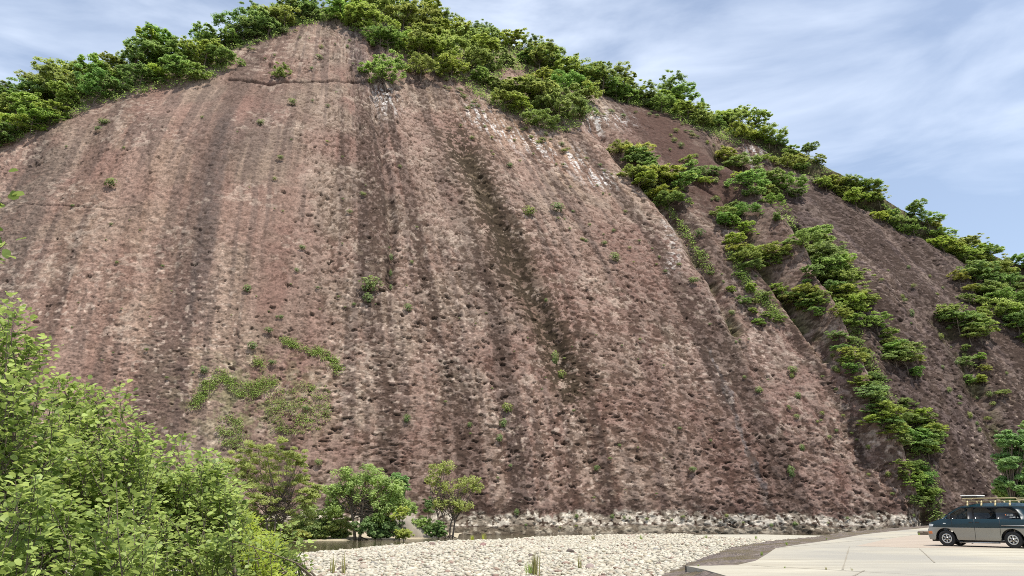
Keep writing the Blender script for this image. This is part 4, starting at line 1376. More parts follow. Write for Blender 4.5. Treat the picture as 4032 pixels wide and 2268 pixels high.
DRY = (1.35, 1.05, 1.3); GRN = (1.2, 1.3, 1.0)
for (x, y, z, h, n, tone, lb) in [
    (2107, 2275, -.35, 95, 30, DRY, 'tall dry straw stalks standing in the bottom of the gravel'), (2085, 2268, -.35, 50, 50, GRN, 'green grass tuft at the foot of the tall straw stalks'),
    (2283, 2245, -.35, 60, 16, DRY, 'thin dry stalks beside the brown slab'), (1310, 2262, -.35, 70, 14, DRY, 'dry reed stalks beside the dark slab at the left'),
    (1352, 2266, -.35, 80, 12, DRY, 'dry reed stalks right of the dark slab at the left'), (2525, 2131, -.95, 22, 60, GRN, 'green grass tuft at the far edge of the gravel'),
    (2335, 2131, -1.0, 24, 50, DRY, 'yellowish grass tuft near the far edge of the gravel'), (2977, 2126, -.85, 16, 60, GRN, 'dark green grass tuft alone on the far gravel'),
    (2780, 2125, -.9, 18, 50, GRN, 'pale grass tuft right part of the far gravel'), (1860, 2129, -1.2, 20, 90, (1.9, 1.7, .9), 'yellow-green grass patch at the water by the sparse tree'),
    (1905, 2128, -1.2, 28, 30, (1.9, 1.7, .9), 'taller grass at the water right of the sparse tree'), (2531, 2220, -.4, 14, 40, GRN, 'small green weed in the gravel near the paving corner'),
    (3000, 2187, -.02, 14, 60, GRN, 'green weeds in the gap along the paving edge'), (3098, 2146, -.02, 12, 50, GRN, 'weed tuft on the cobble facing'),
    (3255, 2125, -.02, 7, 50, GRN, 'low weeds at the far end of the paving edge'), (3620, 2107, .0, 9, 40, GRN, 'weed beside the dark log in front of the van'),
    (3252, 2243, .0, 12, 9, DRY, 'thin weeds sprouting from the joint, left group'), (3355, 2246, .0, 10, 8, DRY, 'thin weeds sprouting from the joint, right group'), (3090, 2237, .0, 8, 12, GRN, 'weeds in the joint near the facing'),
    (2750, 2232, -.02, 9, 40, GRN, 'grass along the sharp corner of the paving')]:
    grass(x, y, z, h, n, tone, lb, wide=.16 if tone is DRY and h > 40 else .4)

# weathered log lying in front of the van
p = P(3645, 2106, 0)
lv = np.array([[-.5, 0, .14], [-.2, .02, .17], [.15, 0, .16], [.6, .03, .15], [1.2, .05, .15]])
mb = MB(); mb.tube(lv, .15, .13, 9); mb.tube(lv[1:3] + np.array([0, -.1, .05]), .07, .05, 6)
o = link('log', mb.mesh('log', M_BARK, True)); o.location = (p[0], p[1], p[2] - .03)
tag(o, 'dark weathered log lying on the paving in front of the van', 'log')

# smooth boulder slab at the foot of the cliff between the riverside trees
M_SLAB = noisy_mat('grey_rock_slab', (.22, .19, .155), (.33, .29, .235), .9, bump=.4, bdist=.1)
pb = P(1600, 2112, -1.3)
hs = 110 / FPX * pb[1]
g = np.random.default_rng(12)
V = IV2 * np.array([hs * .75, hs * .6, hs * .8]); V = np.sign(V) * np.abs(V) ** .8; V[:, 0] += -V[:, 2] * .45; V *= (1 + .12 * g.normal(size=(len(V), 1)))
o = link('boulder', mesh_np('boulder', V, [IF2], M_SLAB, True)); o.location = (pb[0], pb[1] + 4, -1.2)
tag(o, 'smooth grey sloping rock slab between the willow and the sparse tree', 'boulder')

# ------------------------------------------------------------------ riverside trees
def river_tree(x, ybase, z, pts, leaf, n_per, seed, label, mat=None, tone=(1, 1, 1), trunk_r=.14, bark=None, name='riverside_tree', stems=((0, 0),), droop=0.0, flat=.6, cat='tree', tilt_up=.9):
    if cat == 'bush':
        pts = [(a, b, c * 1.3) for a, b, c in pts] + [(x + q, ybase - 9, 15) for q in (-12, 0, 12)]
    """Tree whose crown is made of clumps given as display pixels (x, y, radius px), rooted at a photo pixel."""
    g = np.random.default_rng(seed)
    base = P(x * K, ybase * K, z)
    e = bpy.data.objects.new(name, None); COL.objects.link(e); e.location = base
    tag(e, label, cat)
    mpp = base[1] * K / FPX                       # metres per display pixel there
    Vs, Ts, cs = [], [], []
    for (cx, cy, cr) in pts:
        c = PY(cx * K, cy * K, base[1] + g.normal(0, .25) * cr * mpp * 1.6) - base
        r = cr * mpp
        sub = 24
        for q in range(sub):
            sc_ = c + unit(1, g)[0] * r * (g.random() ** .4) * np.array([1, 1, .75]); rs = r * g.uniform(.17, .38)
            cs.append(sc_)
            m = int(n_per * 3.2 * g.uniform(.6, 1.4) / sub)
            d = unit(m, g) * (g.random((m, 1)) ** .5)
            pos = sc_ + d * np.array([rs, rs, rs * flat])
            if droop:
                pos[:, 2] -= g.random(m) ** 2 * droop
            nr = d * .45 + np.array([.2, -.38, tilt_up]) + g.normal(size=(m, 3)) * .42
            V, F = leaf_quads(pos, nr, leaf * 1.12 * g.uniform(.6, 1.4, m), .55, g)
            Vs.append(V); Ts.append(np.repeat(np.clip(g.normal(.5, .22, m) + g.normal(0, .14), 0, 1), 4))
    V = np.concatenate(Vs)
    c_ = link('crown', mesh_np('crown', V, np.arange(len(V)).reshape(-1, 4), mat or M_BANK, attrs={'tint': np.concatenate(Ts)}), e); c_.color = (*tone, 1)
    mb = MB(); cs = np.array(cs)
    for (sx, lean) in stems:
        top = cs[np.argsort(np.abs(cs[:, 0] - (sx * 1.6 + lean)))[:12]].mean(0)
        pts_ = np.array([[sx, 0, -.5], [sx + lean * .25 + g.normal(0, .1), 0, top[2] * .3], [(sx + top[0]) / 2 + lean * .3, 0, top[2] * .62], top])
        mb.tube(hermite(pts_, np.linspace(0, 3, 12)), trunk_r, trunk_r * .3, 7)
        for q in range(3):
            a = g.uniform(0, 6.28); mb.tube([(sx, 0, .1), (sx + math.cos(a) * .5, math.sin(a) * .4, -.1), (sx + math.cos(a) * 1.2, math.sin(a) * .8, -.35)], trunk_r * .5, trunk_r * .2, 5)
        for tgt in cs[g.permutation(len(cs))[:max(8, len(cs) // (3 * len(stems)))]]:
            s = hermite(pts_, np.array([g.uniform(1.0, 2.4)]))[0]
            mid_ = s * .45 + tgt * .55 + np.array([0, 0, -.03 * np.linalg.norm(tgt - s)])
            mb.tube(hermite(np.array([s, mid_, tgt]), np.linspace(0, 2, 6)), trunk_r * .34, trunk_r * .09, 4)
    link('trunk', mb.mesh('trunk', bark or M_BARK, True), e)
    return e


river_tree(905, 1352, -1.3, [(870, 1205, 38), (930, 1195, 40), (985, 1225, 36), (840, 1235, 30), (900, 1240, 44), (960, 1255, 40), (1005, 1265, 30), (1030, 1275, 18), (960, 1300, 30), (845, 1275, 26)],
           .26, 620, 31, 'light green willow with a dark forked trunk at the water', tone=(1.1, 1.2, 1.15), trunk_r=.2, stems=((0, .2), (-.5, -.9)), droop=.7, name='willow_tree')
river_tree(1131, 1348, -1.3, [(1100, 1180, 22), (1120, 1175, 24), (1085, 1205, 20), (1110, 1225, 24), (1150, 1225, 30), (1180, 1210, 26), (1200, 1225, 18), (1140, 1265, 26), (1165, 1270, 22), (1105, 1265, 20)],
           .22, 210, 32, 'sparse olive tree with thin pale stems and bare roots', tone=(1.15, 1.1, 1.0), trunk_r=.13, stems=((0, 1.0), (-.6, -.8), (.35, .5), (-1.4, -.9)), droop=.4, name='riverside_tree')
river_tree(690, 1360, -1.4, [(640, 1135, 40), (700, 1130, 42), (745, 1150, 34), (590, 1160, 34), (610, 1200, 40), (680, 1185, 48), (750, 1205, 38), (640, 1245, 40), (700, 1240, 44), (770, 1255, 36), (790, 1235, 24), (690, 1290, 40), (760, 1300, 34), (620, 1290, 38)],
           .17, 900, 33, 'big spreading tree with layered fine leaves behind the alders', tone=(1.15, 1.1, 1.0), trunk_r=.12, stems=((0, .1), (-.7, -.6), (.6, .6)), flat=.5)
river_tree(560, 1362, -1.4, [(545, 1180, 34), (520, 1220, 34), (560, 1240, 34), (540, 1290, 36), (500, 1270, 30)], .16, 800, 34, 'blue-green bushy tree between the alders and the big spreading tree', tone=(.85, 1.05, 1.3), trunk_r=.12, flat=.35)
for k, (x, yb, z, pts, tone, lb) in enumerate([
    (640, 1358, -1.4, [(610, 1300, 34), (650, 1320, 34), (600, 1345, 30), (690, 1330, 30)], (1.0, 1.0, .85), 'light green bush filling the foot of the big spreading tree'),
    (800, 1354, -1.4, [(770, 1290, 26), (800, 1300, 28), (830, 1320, 24), (790, 1335, 26), (750, 1325, 26)], (.95, 1.0, .95), 'rounded green bush between the big spreading tree and the willow'),
    (730, 1357, -1.4, [(720, 1345, 26), (750, 1355, 22), (690, 1358, 22)], (1.15, 1.05, .8), 'straw-green bush at the start of the gravel')]):
    river_tree(x, yb, z, pts, .2, 500, 150 + k, lb, tone=tone, trunk_r=.05, name='riverside_bush', cat='bush', flat=.4)
river_tree(1005, 1353, -1.4, [(1010, 1210, 18), (1000, 1200, 18), (1018, 1228, 18), (1005, 1250, 18)], .24, 300, 40, 'dark green tree close behind the willow at the rock', tone=(.7, .95, .9), trunk_r=.1)
for k, (x, yb, z, pts, tone, lb, leaf, n) in enumerate([
    (960, 1352, -1.3, [(950, 1320, 30), (985, 1325, 26), (920, 1325, 24)], (.55, .7, .7), 'dark bush under the willow right of its trunk', .24, 650),
    (850, 1353, -1.4, [(840, 1315, 26), (870, 1325, 22), (815, 1325, 24)], (.85, .9, .85), 'grey-green bush left of the willow trunk', .22, 600),
    (780, 1354, -1.4, [(770, 1320, 30), (800, 1335, 24), (745, 1335, 26)], (.7, .8, .8), 'dark bush at the water under the big spreading tree', .2, 700),
    (1080, 1342, -1.2, [(1085, 1262, 14), (1082, 1275, 16)], (.5, .65, .6), 'dark clump hanging on the rock beside the sparse tree', .2, 500),
    (1055, 1345, -1.2, [(1045, 1318, 14), (1068, 1312, 14), (1080, 1325, 12)], (1.1, 1.25, 1.15), 'light green low bush between the slab and the sparse tree', .2, 300),
    (1100, 1348, -1.2, [(1085, 1330, 14), (1105, 1320, 12)], (.55, .72, .6), 'dark bush at the roots of the sparse tree', .2, 350),
    (700, 1356, -1.4, [(680, 1345, 30), (720, 1350, 30), (640, 1350, 30)], (1.0, 1.05, .8), 'yellowish bush under the big spreading tree', .16, 700),
    (1015, 1352, -1.2, [(1000, 1300, 12), (1015, 1285, 12)], (1.25, 1.2, .8), 'yellow-green bush on top of the grey slab', .2, 260)]):
    river_tree(x, yb, z, pts, leaf, n, 50 + k, lb, tone=tone, trunk_r=.05, name='riverside_bush', cat='bush')
# dark broadleaf trees beside the car park, right end of the cliff
for k, (x, yb, pts, tone, lb) in enumerate([
    (2560, 1332, [(2545, 1100, 34), (2575, 1130, 40), (2540, 1160, 36), (2580, 1190, 40), (2545, 1215, 34), (2580, 1250, 36)], (.62, .85, .80), 'dense dark green tree behind the van against the rock'),
    (2600, 1330, [(2600, 1060, 36), (2620, 1110, 40), (2610, 1180, 44), (2610, 1240, 40)], (.75, .95, .8), 'taller dark tree at the picture edge behind the van'),
    (2535, 1331, [(2520, 1240, 16), (2535, 1225, 18)], (.9, 1.0, .9), 'small bush at the foot of the dark tree behind the van')]):
    river_tree(x, yb, .0, pts, .42, 900, 70 + k, lb, tone=tone, trunk_r=.2, name='roadside_tree', flat=.42)

# ------------------------------------------------------------------ alder shrubs close to the camera
LEAF = np.array([[0, 0, 0], [0, .5, .02], [0, 1, -.06], [-.42, .42, .10], [-.34, .84, .07], [.42, .42, .10], [.34, .84, .07], [-.17, .1, .03], [.17, .1, .03]])
LQ = np.array([[0, 8, 1, 7], [8, 5, 6, 1], [7, 1, 4, 3], [1, 6, 2, 4]])


def leaves_mesh(name, pos, dirs, ups, size, tint, mat, narrow=1.0):
    d = dirs / np.linalg.norm(dirs, axis=1)[:, None]
    u = ups - d * (ups * d).sum(1)[:, None]; u /= np.linalg.norm(u, axis=1)[:, None] + 1e-9
    s = np.cross(d, u)
    L = LEAF * np.array([narrow, 1, 1])
    V = pos[:, None] + size[:, None, None] * (L[None, :, 0:1] * s[:, None] + L[None, :, 1:2] * d[:, None] + L[None, :, 2:3] * u[:, None])
    n = len(pos); F = (LQ[None] + (np.arange(n) * len(LEAF))[:, None, None]).reshape(-1, 4)
    return mesh_np(name, V.reshape(-1, 3), [F], mat, attrs={'tint': np.repeat(tint, len(LEAF))})


def shrub(name, label, base, poly, depth, n_shoot, leaf, n_leaf, mat, seed, narrow=1.0, shoot=.75, stems=6, tips=(), tw=.006, loose=.3):
    g = np.random.default_rng(seed)
    base = np.array(base, float)
    e = bpy.data.objects.new(name, None); COL.objects.link(e); e.location = base
    tag(e, label, 'shrub')
    xs = [p[0] for p in poly]; ys = [p[1] for p in poly]
    tl = []
    while len(tl) < n_shoot:
        x = g.uniform(min(xs), max(xs)); y = g.uniform(min(ys), max(ys))
        if inpoly(np.array([x]), np.array([y]), poly)[0]:
            tl.append(PY(x * K, y * K, g.uniform(*depth)))
    for (x, y, Y) in tips:
        tl.append(PY(x * K, y * K, Y))
    # shoots gather in sprays so that dark gaps open between them
    core = [tl[int(g.integers(len(tl)))] for _ in range(max(4, n_shoot // 9))]
    tl = [t if (k >= n_shoot or g.random() < loose) else (lambda c: c + (t - c) * .38)(min(core, key=lambda c: np.linalg.norm(c - t))) for k, t in enumerate(tl)]
    tl = np.array(tl) - base
    mb = MB(); cen = tl.mean(0)
    heads = []
    for q in range(stems):
        h = tl[g.integers(len(tl))] * .62 + cen * .2
        pth = hermite(np.array([[g.normal(0, .15), g.normal(0, .15), -.2], h * .35 + np.array([0, 0, h[2] * .12]), h * .72 + np.array([0, 0, .1]), h]), np.linspace(0, 3, 12))
        mb.tube(pth, .03, .010, 6); heads.append(pth)
    heads = np.concatenate(heads)
    Pp, Dd, Uu, Ss, Tt = [], [], [], [], []
    for k, tip in enumerate(tl):
        dist = np.linalg.norm(heads - tip + np.array([0, 0, .5]), axis=1)
        hd = heads[np.argmin(dist)]
        dirn = tip - hd; ln = np.linalg.norm(dirn) + 1e-6
        dirn = dirn / ln * .75 + np.array([0, 0, .55]) + g.normal(0, .28, 3); dirn /= np.linalg.norm(dirn)
        L = shoot * g.uniform(.6, 1.25)
        st_ = tip - dirn * L
        bend = (st_ + tip) / 2 + np.array([0, 0, -.06 * L]) + g.normal(0, .03, 3)
        pth = hermite(np.array([st_, bend, tip]), np.linspace(0, 2, 9))
        mb.tube(pth, tw, tw * .35, 4, caps=False)
        if g.random() < .45:
            mm = (hd + st_) / 2 + np.array([0, 0, -.05 * ln])
            mb.tube(hermite(np.array([hd, mm, st_]), np.linspace(0, 2, 7)), tw * 1.9, tw, 4, caps=False)
        m = int(n_leaf * 1.25 * g.uniform(.7, 1.3))
        f = 1 - g.random(m) ** 1.25 * .95
        idx = f * 8; i0 = np.clip(idx.astype(int), 0, 7); tt = (idx - i0)[:, None]
        pos = pth[i0] * (1 - tt) + pth[i0 + 1] * tt
        ax = pth[i0 + 1] - pth[i0]; ax /= np.linalg.norm(ax, axis=1)[:, None]
        rd = g.normal(size=(m, 3)); rd -= ax * (rd * ax).sum(1)[:, None]; rd /= np.linalg.norm(rd, axis=1)[:, None] + 1e-9
        side = rd * g.uniform(0, 2.0, m)[:, None] * leaf
        dv = rd * np.array([1, 1, .45]) + ax * g.uniform(.0, .6, m)[:, None] + np.array([0, 0, .05])
        Pp.append(pos + side); Dd.append(dv)
        Uu.append(np.array([0, 0, 1.0]) + g.normal(size=(m, 3)) * .36 + rd * .1)
        Ss.append(leaf * g.uniform(.55, 1.2, m)); Tt.append(np.clip(g.normal(.5, .22, m) + g.normal(0, .12) + .25 * (f - .5), 0, 1))
    link('leaves', leaves_mesh('leaves', np.concatenate(Pp), np.concatenate(Dd), np.concatenate(Uu), np.concatenate(Ss), np.concatenate(Tt), mat, narrow), e)
    link('branches', mb.mesh('branches', M_BARK, True), e)
    return e


shrub('alder_shrub', 'tallest alder shrub with round leaves at the picture edge', (-5.2, 7.2, -.2),
      [(-120, 790), (20, 760), (60, 850), (110, 880), (60, 900), (180, 960), (200, 1060), (160, 1300), (-120, 1300)], (6.4, 8.4), 170, .063, 33, M_ALDER, 81,
      loose=.5, tips=[(38, 742, 7), (20, 770, 7.1), (50, 765, 6.9), (60, 800, 7), (10, 800, 7), (85, 838, 7), (120, 848, 7), (128, 868, 7), (100, 862, 7.1), (70, 880, 7.1), (20, 840, 7), (8, 880, 6.9), (40, 905, 6.8)])
shrub('alder_shrub', 'broad alder shrub with glossy round leaves in the middle of the thicket', (-4.1, 8.6, -.25),
      [(60, 940), (140, 930), (200, 1000), (300, 975), (335, 990), (340, 1050), (330, 1100), (420, 1105), (430, 1300), (80, 1320)], (7.2, 9.6), 215, .063, 33, M_ALDER, 82,
      tips=[(170, 945, 8.4), (200, 955, 8.4), (250, 985, 8.3), (300, 965, 8.3), (320, 980, 8.3), (335, 1030, 8.2), (150, 935, 8.3), (270, 965, 8.4), (215, 975, 8.3)])
shrub('alder_shrub', 'alder shrub whose upright tips stand against the red rock', (-2.9, 9.6, -.25),
      [(330, 1110), (400, 1085), (480, 1100), (560, 1150), (600, 1200), (640, 1260), (600, 1300), (520, 1330), (360, 1320)], (8.6, 10.8), 170, .062, 33, M_ALDER, 83,
      tips=[(385, 1075, 9.4), (400, 1085, 9.4), (440, 1098, 9.5), (350, 1085, 9.3), (520, 1130, 9.8), (555, 1165, 9.8), (600, 1195, 10), (575, 1175, 10)])
shrub('alder_shrub', 'shaded alder shrub low at the bottom corner of the thicket', (-3.4, 6.2, -.2),
      [(-120, 1180), (300, 1200), (420, 1290), (420, 1480), (-120, 1480)], (5.0, 7.4), 190, .06, 33, M_ALDER, 84)
shrub('alder_shrub', 'alder shrub with yellow-tinged tips beside the pale bramble', (-2.4, 8.6, -.25),
      [(300, 1250), (460, 1230), (600, 1290), (640, 1340), (560, 1440), (420, 1480), (300, 1480)], (7.2, 9.4), 130, .06, 33, M_ALDER, 85)
shrub('alder_shrub', 'small alder sapling rising beside the gravel', (-2.1, 12.4, -.35),
      [(640, 1350), (690, 1330), (740, 1340), (700, 1400), (650, 1440)], (11.6, 13), 26, .085, 22, M_ALDER, 86, shoot=.6, stems=3, tips=[(722, 1310, 12.4), (735, 1318, 12.4), (765, 1345, 12.5), (705, 1325, 12.4), (745, 1352, 12.4)])
shrub('bramble_shrub', 'pale yellow-green bramble with fine leaves at the bottom edge', (-2.3, 11.2, -.35),
      [(500, 1330), (560, 1300), (640, 1330), (700, 1345), (720, 1380), (690, 1400), (760, 1449), (770, 1480), (430, 1480), (460, 1400)], (9.8, 12.4), 260, .06, 28, M_FINE, 87, narrow=.62, shoot=.6)
shrub('bramble_shrub', 'low yellow-green bramble behind the alder sapling', (-3.6, 14.5, -.35),
      [(520, 1290), (600, 1275), (690, 1310), (690, 1360), (560, 1360)], (13.5, 15.5), 80, .075, 26, M_FINE, 88, narrow=.7, shoot=.7)
# leaves of an overhanging branch just reaching into the picture
shrub('branch', 'leafy branch tip hanging into the picture at the far edge', (-5.0, 4.6, 3.0),
      [(-90, 400), (-50, 400), (-50, 640), (-90, 640)], (4.0, 4.6), 10, .06, 8, M_ALDER, 89, shoot=.28, stems=3, tips=[(2, 418, 4.2), (4, 596, 4.2), (16, 612, 4.2), (2, 634, 4.2)])

# ------------------------------------------------------------------ the van
M_TEAL = plain('teal_paint', (.001, .024, .036), .42, 0.0, coat=.05, var=.06, scale=3)
M_GREY = plain('grey_paint', (.27, .255, .215), .4, 0.2, coat=.4, var=.08, scale=3)
M_RUB = plain('black_rubber', (.014, .013, .013), .8, var=.25, scale=25)
M_BLK = plain('black_trim', (.012, .012, .014), .4, var=.1)
M_ALLOY = plain('alloy', (.50, .49, .46), .35, .9, var=.08)
M_GOLD = plain('cream_tube', (.58, .48, .27), .4, .2, var=.1)
M_WHITE = plain('white_panel', (.78, .77, .72), .5, var=.05)
M_LAMP = plain('lamp_glass', (.75, .78, .76), .12, var=.05, coat=1)
M_ORANGE = plain('orange_lamp', (.55, .16, .04), .3, var=.05)
M_SEAT = plain('grey_seat', (.12, .12, .125), .9, var=.15)


def glass_mat(name, tint, fac):
    m, n, l, b = new_mat(name)
    b.inputs['Base Color'].default_value = (.010, .014, .018, 1); b.inputs['Roughness'].default_value = .04; b.inputs['Coat Weight'].default_value = .3
    tr = n.new('ShaderNodeBsdfTransparent'); tr.inputs['Color'].default_value = (*tint, 1)
    mx = n.new('ShaderNodeMixShader'); mx.inputs['Fac'].default_value = fac
    l.new(b.outputs['BSDF'], mx.inputs[1]); l.new(tr.outputs['BSDF'], mx.inputs[2]); l.new(mx.outputs['Shader'], n['Material Output'].inputs['Surface'])
    return m


M_GLASS = glass_mat('clear_glass', (.80, .84, .82), .72)
M_TINT = glass_mat('tinted_glass', (.30, .34, .38), .5)
M_DARKGL = glass_mat('privacy_glass', (.08, .09, .11), .25)


def extr(poly, y0, y1, mb=None, inset=0.0):
    """Side-view polygon [(x,z)] extruded across the van between y0 and y1."""
    n = len(poly)
    V = [(x, y0, z) for x, z in poly] + [(x, y1, z) for x, z in poly]
    mb = mb or MB()
    mb.add(V, [list(range(n))[::-1]], [list(range(n, 2 * n))], [[i, (i + 1) % n, n + (i + 1) % n, n + i] for i in range(n)])
    return mb


def part(name, mb, mat, parent, bevel=0.0, smooth=False):
    o = link(name, mb.mesh(name, mat, smooth), parent)
    if bevel:
        md = o.modifiers.new('bevel', 'BEVEL'); md.width = bevel; md.segments = 2; md.limit_method = 'ANGLE'
    return o


def arch(cx, r, x0, x1, z, n=10):
    """Wheel-arch points from right to left over a wheel at cx."""
    return [(cx + r * math.cos(a), max(z, .36 + r * math.sin(a))) for a in np.linspace(-.1, math.pi + .1, n)]


pf, pr = P(3735, 2151, 0), P(3998, 2159, 0)
dv = (pr - pf)[:2]
VAN_S = np.linalg.norm(dv) / 2.8
VAN_ROT = math.atan2(dv[1], dv[0])
print('van wheelbase scale', VAN_S, 'yaw', math.degrees(VAN_ROT), pf, pr)
van = bpy.data.objects.new('van', None); COL.objects.link(van)
tag(van, 'teal and grey four-wheel-drive van with a roof rack parked on the paving', 'van')
HW = .84                                        # half width
van.rotation_euler = (0, 0, VAN_ROT)
S_ = VAN_S
van.scale = (S_, S_ * .97, S_)
cy_, sy_ = math.cos(VAN_ROT), math.sin(VAN_ROT)
off = (HW - .10) * S_ * .97
van.location = (pf[0] - sy_ * off, pf[1] + cy_ * off, 0)
RA = .47
lower = [(-.80, .48), (-.76, .32), (-.55, .28), (-.5, .30)] + [(RA * math.cos(a), .36 + RA * math.sin(a)) for a in np.linspace(math.pi, 0, 14)] + [(.52, .30), (2.28, .30)] + \
        [(2.8 + RA * math.cos(a), .36 + RA * math.sin(a)) for a in np.linspace(math.pi, 0, 14)] + [(3.35, .30), (3.72, .34), (3.76, .50), (3.74, .86), (-.70, .86), (-.79, .76)]
for s in (-1, 1):
    mb = extr(lower, s * HW, s * (HW - .07)); part('lower_panel', mb, M_GREY, van, .015)
# front and rear skins of the lower body
mb = MB(); mb.box((-.80, -HW + .075, .30), (-.72, HW - .075, .80)); part('bumper', mb, M_GREY, van, .03)
mb = MB(); mb.box((3.68, -HW + .075, .32), (3.78, HW - .075, .85)); part('bumper', mb, M_GREY, van, .03)
mb = MB(); mb.box((-.70, -.70, .22), (3.6, .70, .34)); part('chassis', mb, M_BLK, van)
mb = MB(); mb.tube([(.55, -HW + .03, .20), (2.25, -HW + .03, .20)], .03, .03, 6); mb.tube([(.55, HW - .03, .20), (2.25, HW - .03, .20)], .03, .03, 6); part('side_step', mb, M_ALLOY, van)
upper = [(-.72, .862), (-.74, .96), (-.66, 1.05), (-.45, 1.13), (-.10, 1.24), (3.74, 1.24), (3.74, .862)]
mb = MB()
for s in (-1, 1):
    extr(upper, s * (HW + .004), s * (HW - .07), mb)
part('body', mb, M_TEAL, van, .02)
for a, b, nm in [((1.27, .31), (1.31, 1.23), 'seam'), ((.33, .88), (.33, 1.23), 'seam'), ((2.34, .5), (2.37, 1.23), 'seam')]:
    mb = MB(); extr([(a[0] - .006, a[1]), (a[0] + .006, a[1]), (b[0] + .006, b[1]), (b[0] - .006, b[1])], -HW - .008, -HW + .01, mb); part('door_seam', mb, M_BLK, van)
# bonnet, as a curved sheet across
bon = np.array([(-.73, .90), (-.74, .97), (-.66, 1.06), (-.45, 1.145), (-.10, 1.255), (.02, 1.29)])
V = []
for y in np.linspace(-1, 1, 9):
    for x, z in bon:
        V.append((x - (.05 * (1 - y * y)), y * (HW - .02), z + .03 * (1 - y * y)))
Fq = [[i * 6 + j, i * 6 + j + 1, (i + 1) * 6 + j + 1, (i + 1) * 6 + j] for i in range(8) for j in range(5)]
mb = MB(); mb.add(V, Fq); part('bonnet', mb, M_TEAL, van, smooth=True)
# upper cabin: narrower towards the roof
def side_pt(x, z, s=-1, o=0.0):
    t = np.clip((z - 1.22) / .6, 0, 1.3)
    return (x, s * (HW - .11 * t + o), z)


def side_sheet(poly, th, mat, name, o=0.0, sides=(-1, 1)):
    for s in sides:
        n = len(poly)
        V = [side_pt(x, z, s, o) for x, z in poly] + [side_pt(x, z, s, o - th) for x, z in poly]
        mb = MB(); mb.add(V, [list(range(n))], [list(range(n, 2 * n))[::-1]], [[i, (i + 1) % n, n + (i + 1) % n, n + i] for i in range(n)])
        part(name, mb, mat, van)


ws = [(-.06, 1.255), (.28, 1.52), (.60, 1.72), (.80, 1.80)]
side_sheet([(-.10, 1.24), (.02, 1.24), (.32, 1.475), (.62, 1.66), (.80, 1.735), (1.24, 1.76), (1.24, 1.81), (.80, 1.81), (.58, 1.73), (.27, 1.53)], .05, M_TEAL, 'pillar')
side_sheet([(.27, 1.24), (.34, 1.24), (.34, 1.50), (.27, 1.44)], .04, M_BLK, 'pillar', -.004)
side_sheet([(.02, 1.245), (.268, 1.245), (.268, 1.435)], .006, M_GLASS, 'window', -.012)
side_sheet([(.342, 1.245), (1.06, 1.245), (1.06, 1.745), (.80, 1.73), (.62, 1.655), (.342, 1.48)], .006, M_GLASS, 'window', -.012)
side_sheet([(1.062, 1.24), (1.345, 1.24), (1.33, 1.79), (1.062, 1.76)], .03, M_BLK, 'pillar', -.003)
side_sheet([(1.347, 1.245), (2.27, 1.245), (2.24, 1.74), (1.335, 1.74)], .006, M_TINT, 'window', -.012)
side_sheet([(1.335, 1.742), (2.95, 1.742), (2.95, 1.80), (1.335, 1.80)], .03, M_BLK, 'pillar', -.003)
side_sheet([(2.272, 1.245), (3.26, 1.245), (3.20, 1.45), (3.08, 1.66), (2.94, 1.741), (2.243, 1.741)], .006, M_DARKGL, 'window', -.010)
side_sheet([(3.262, 1.24), (3.74, 1.24), (3.64, 1.70), (3.52, 1.81), (2.953, 1.81), (2.953, 1.745), (3.10, 1.66), (3.21, 1.45)], .05, M_TEAL, 'pillar')
# windscreen
V = []
for y in np.linspace(-1, 1, 7):
    for x, z in ws:
        hw = HW - .11 * np.clip((z - 1.22) / .6, 0, 1.2) - .03
        V.append((x - .07 * (1 - y * y), y * hw, z + .01))
Fq = [[i * 4 + j, i * 4 + j + 1, (i + 1) * 4 + j + 1, (i + 1) * 4 + j] for i in range(6) for j in range(3)]
mb = MB(); mb.add(V, Fq); part('windscreen', mb, M_GLASS, van, smooth=True)
mb = MB(); mb.add([(3.74, -HW + .06, 1.24), (3.74, HW - .06, 1.24), (3.60, HW - .16, 1.78), (3.60, -HW + .16, 1.78)], [[0, 1, 2, 3]]); part('rear_window', mb, M_DARKGL, van)
# roof
rf = [(.72, 1.795), (.95, 1.865), (1.35, 1.915), (2.2, 1.945), (3.0, 1.94), (3.42, 1.90), (3.60, 1.80)]
V = []
for y in np.linspace(-1, 1, 13):
    for x, z in rf:
        V.append((x, y * (HW - .085), 1.80 + (z - 1.80) * (1 - abs(y) ** 3.2) + .03 * (1 - abs(y))))
n7 = len(rf)
Fq = [[i * n7 + j, i * n7 + j + 1, (i + 1) * n7 + j + 1, (i + 1) * n7 + j] for i in range(12) for j in range(n7 - 1)]
mb = MB(); mb.add(V, Fq); part('roof', mb, M_TEAL, van, smooth=True)
M_TEALR = M_TEAL
# interior: seats and a folded paper on the sill
for (x, y) in [(.75, -.38), (.75, .38), (1.75, -.3), (1.75, .3), (2.75, 0)]:
    mb = MB(); mb.box((x, y - .24, .55), (x + .5, y + .24, .85)); mb.box((x + .42, y - .24, .85), (x + .56, y + .24, 1.38)); mb.box((x + .46, y - .13, 1.40), (x + .55, y + .13, 1.6)); part('seat', mb, M_SEAT, van, .03)
mb = MB(); mb.box((.05, -.74, .9), (.30, .74, 1.24)); part('dashboard', mb, M_BLK, van, .03)
mb = MB(); mb.tube([(.42 + .04 * math.cos(a), -.38 + .19 * math.sin(a), 1.18 + .17 * math.cos(a)) for a in np.linspace(0, 6.28, 14)], .017, .017, 5); part('steering_wheel', mb, M_BLK, van)
mb = MB(); V = [side_pt(1.80, 1.25, -1, -.05), side_pt(2.03, 1.25, -1, -.05), side_pt(1.98, 1.36, -1, -.05)]; V += [(a, b + .01, c) for a, b, c in V]
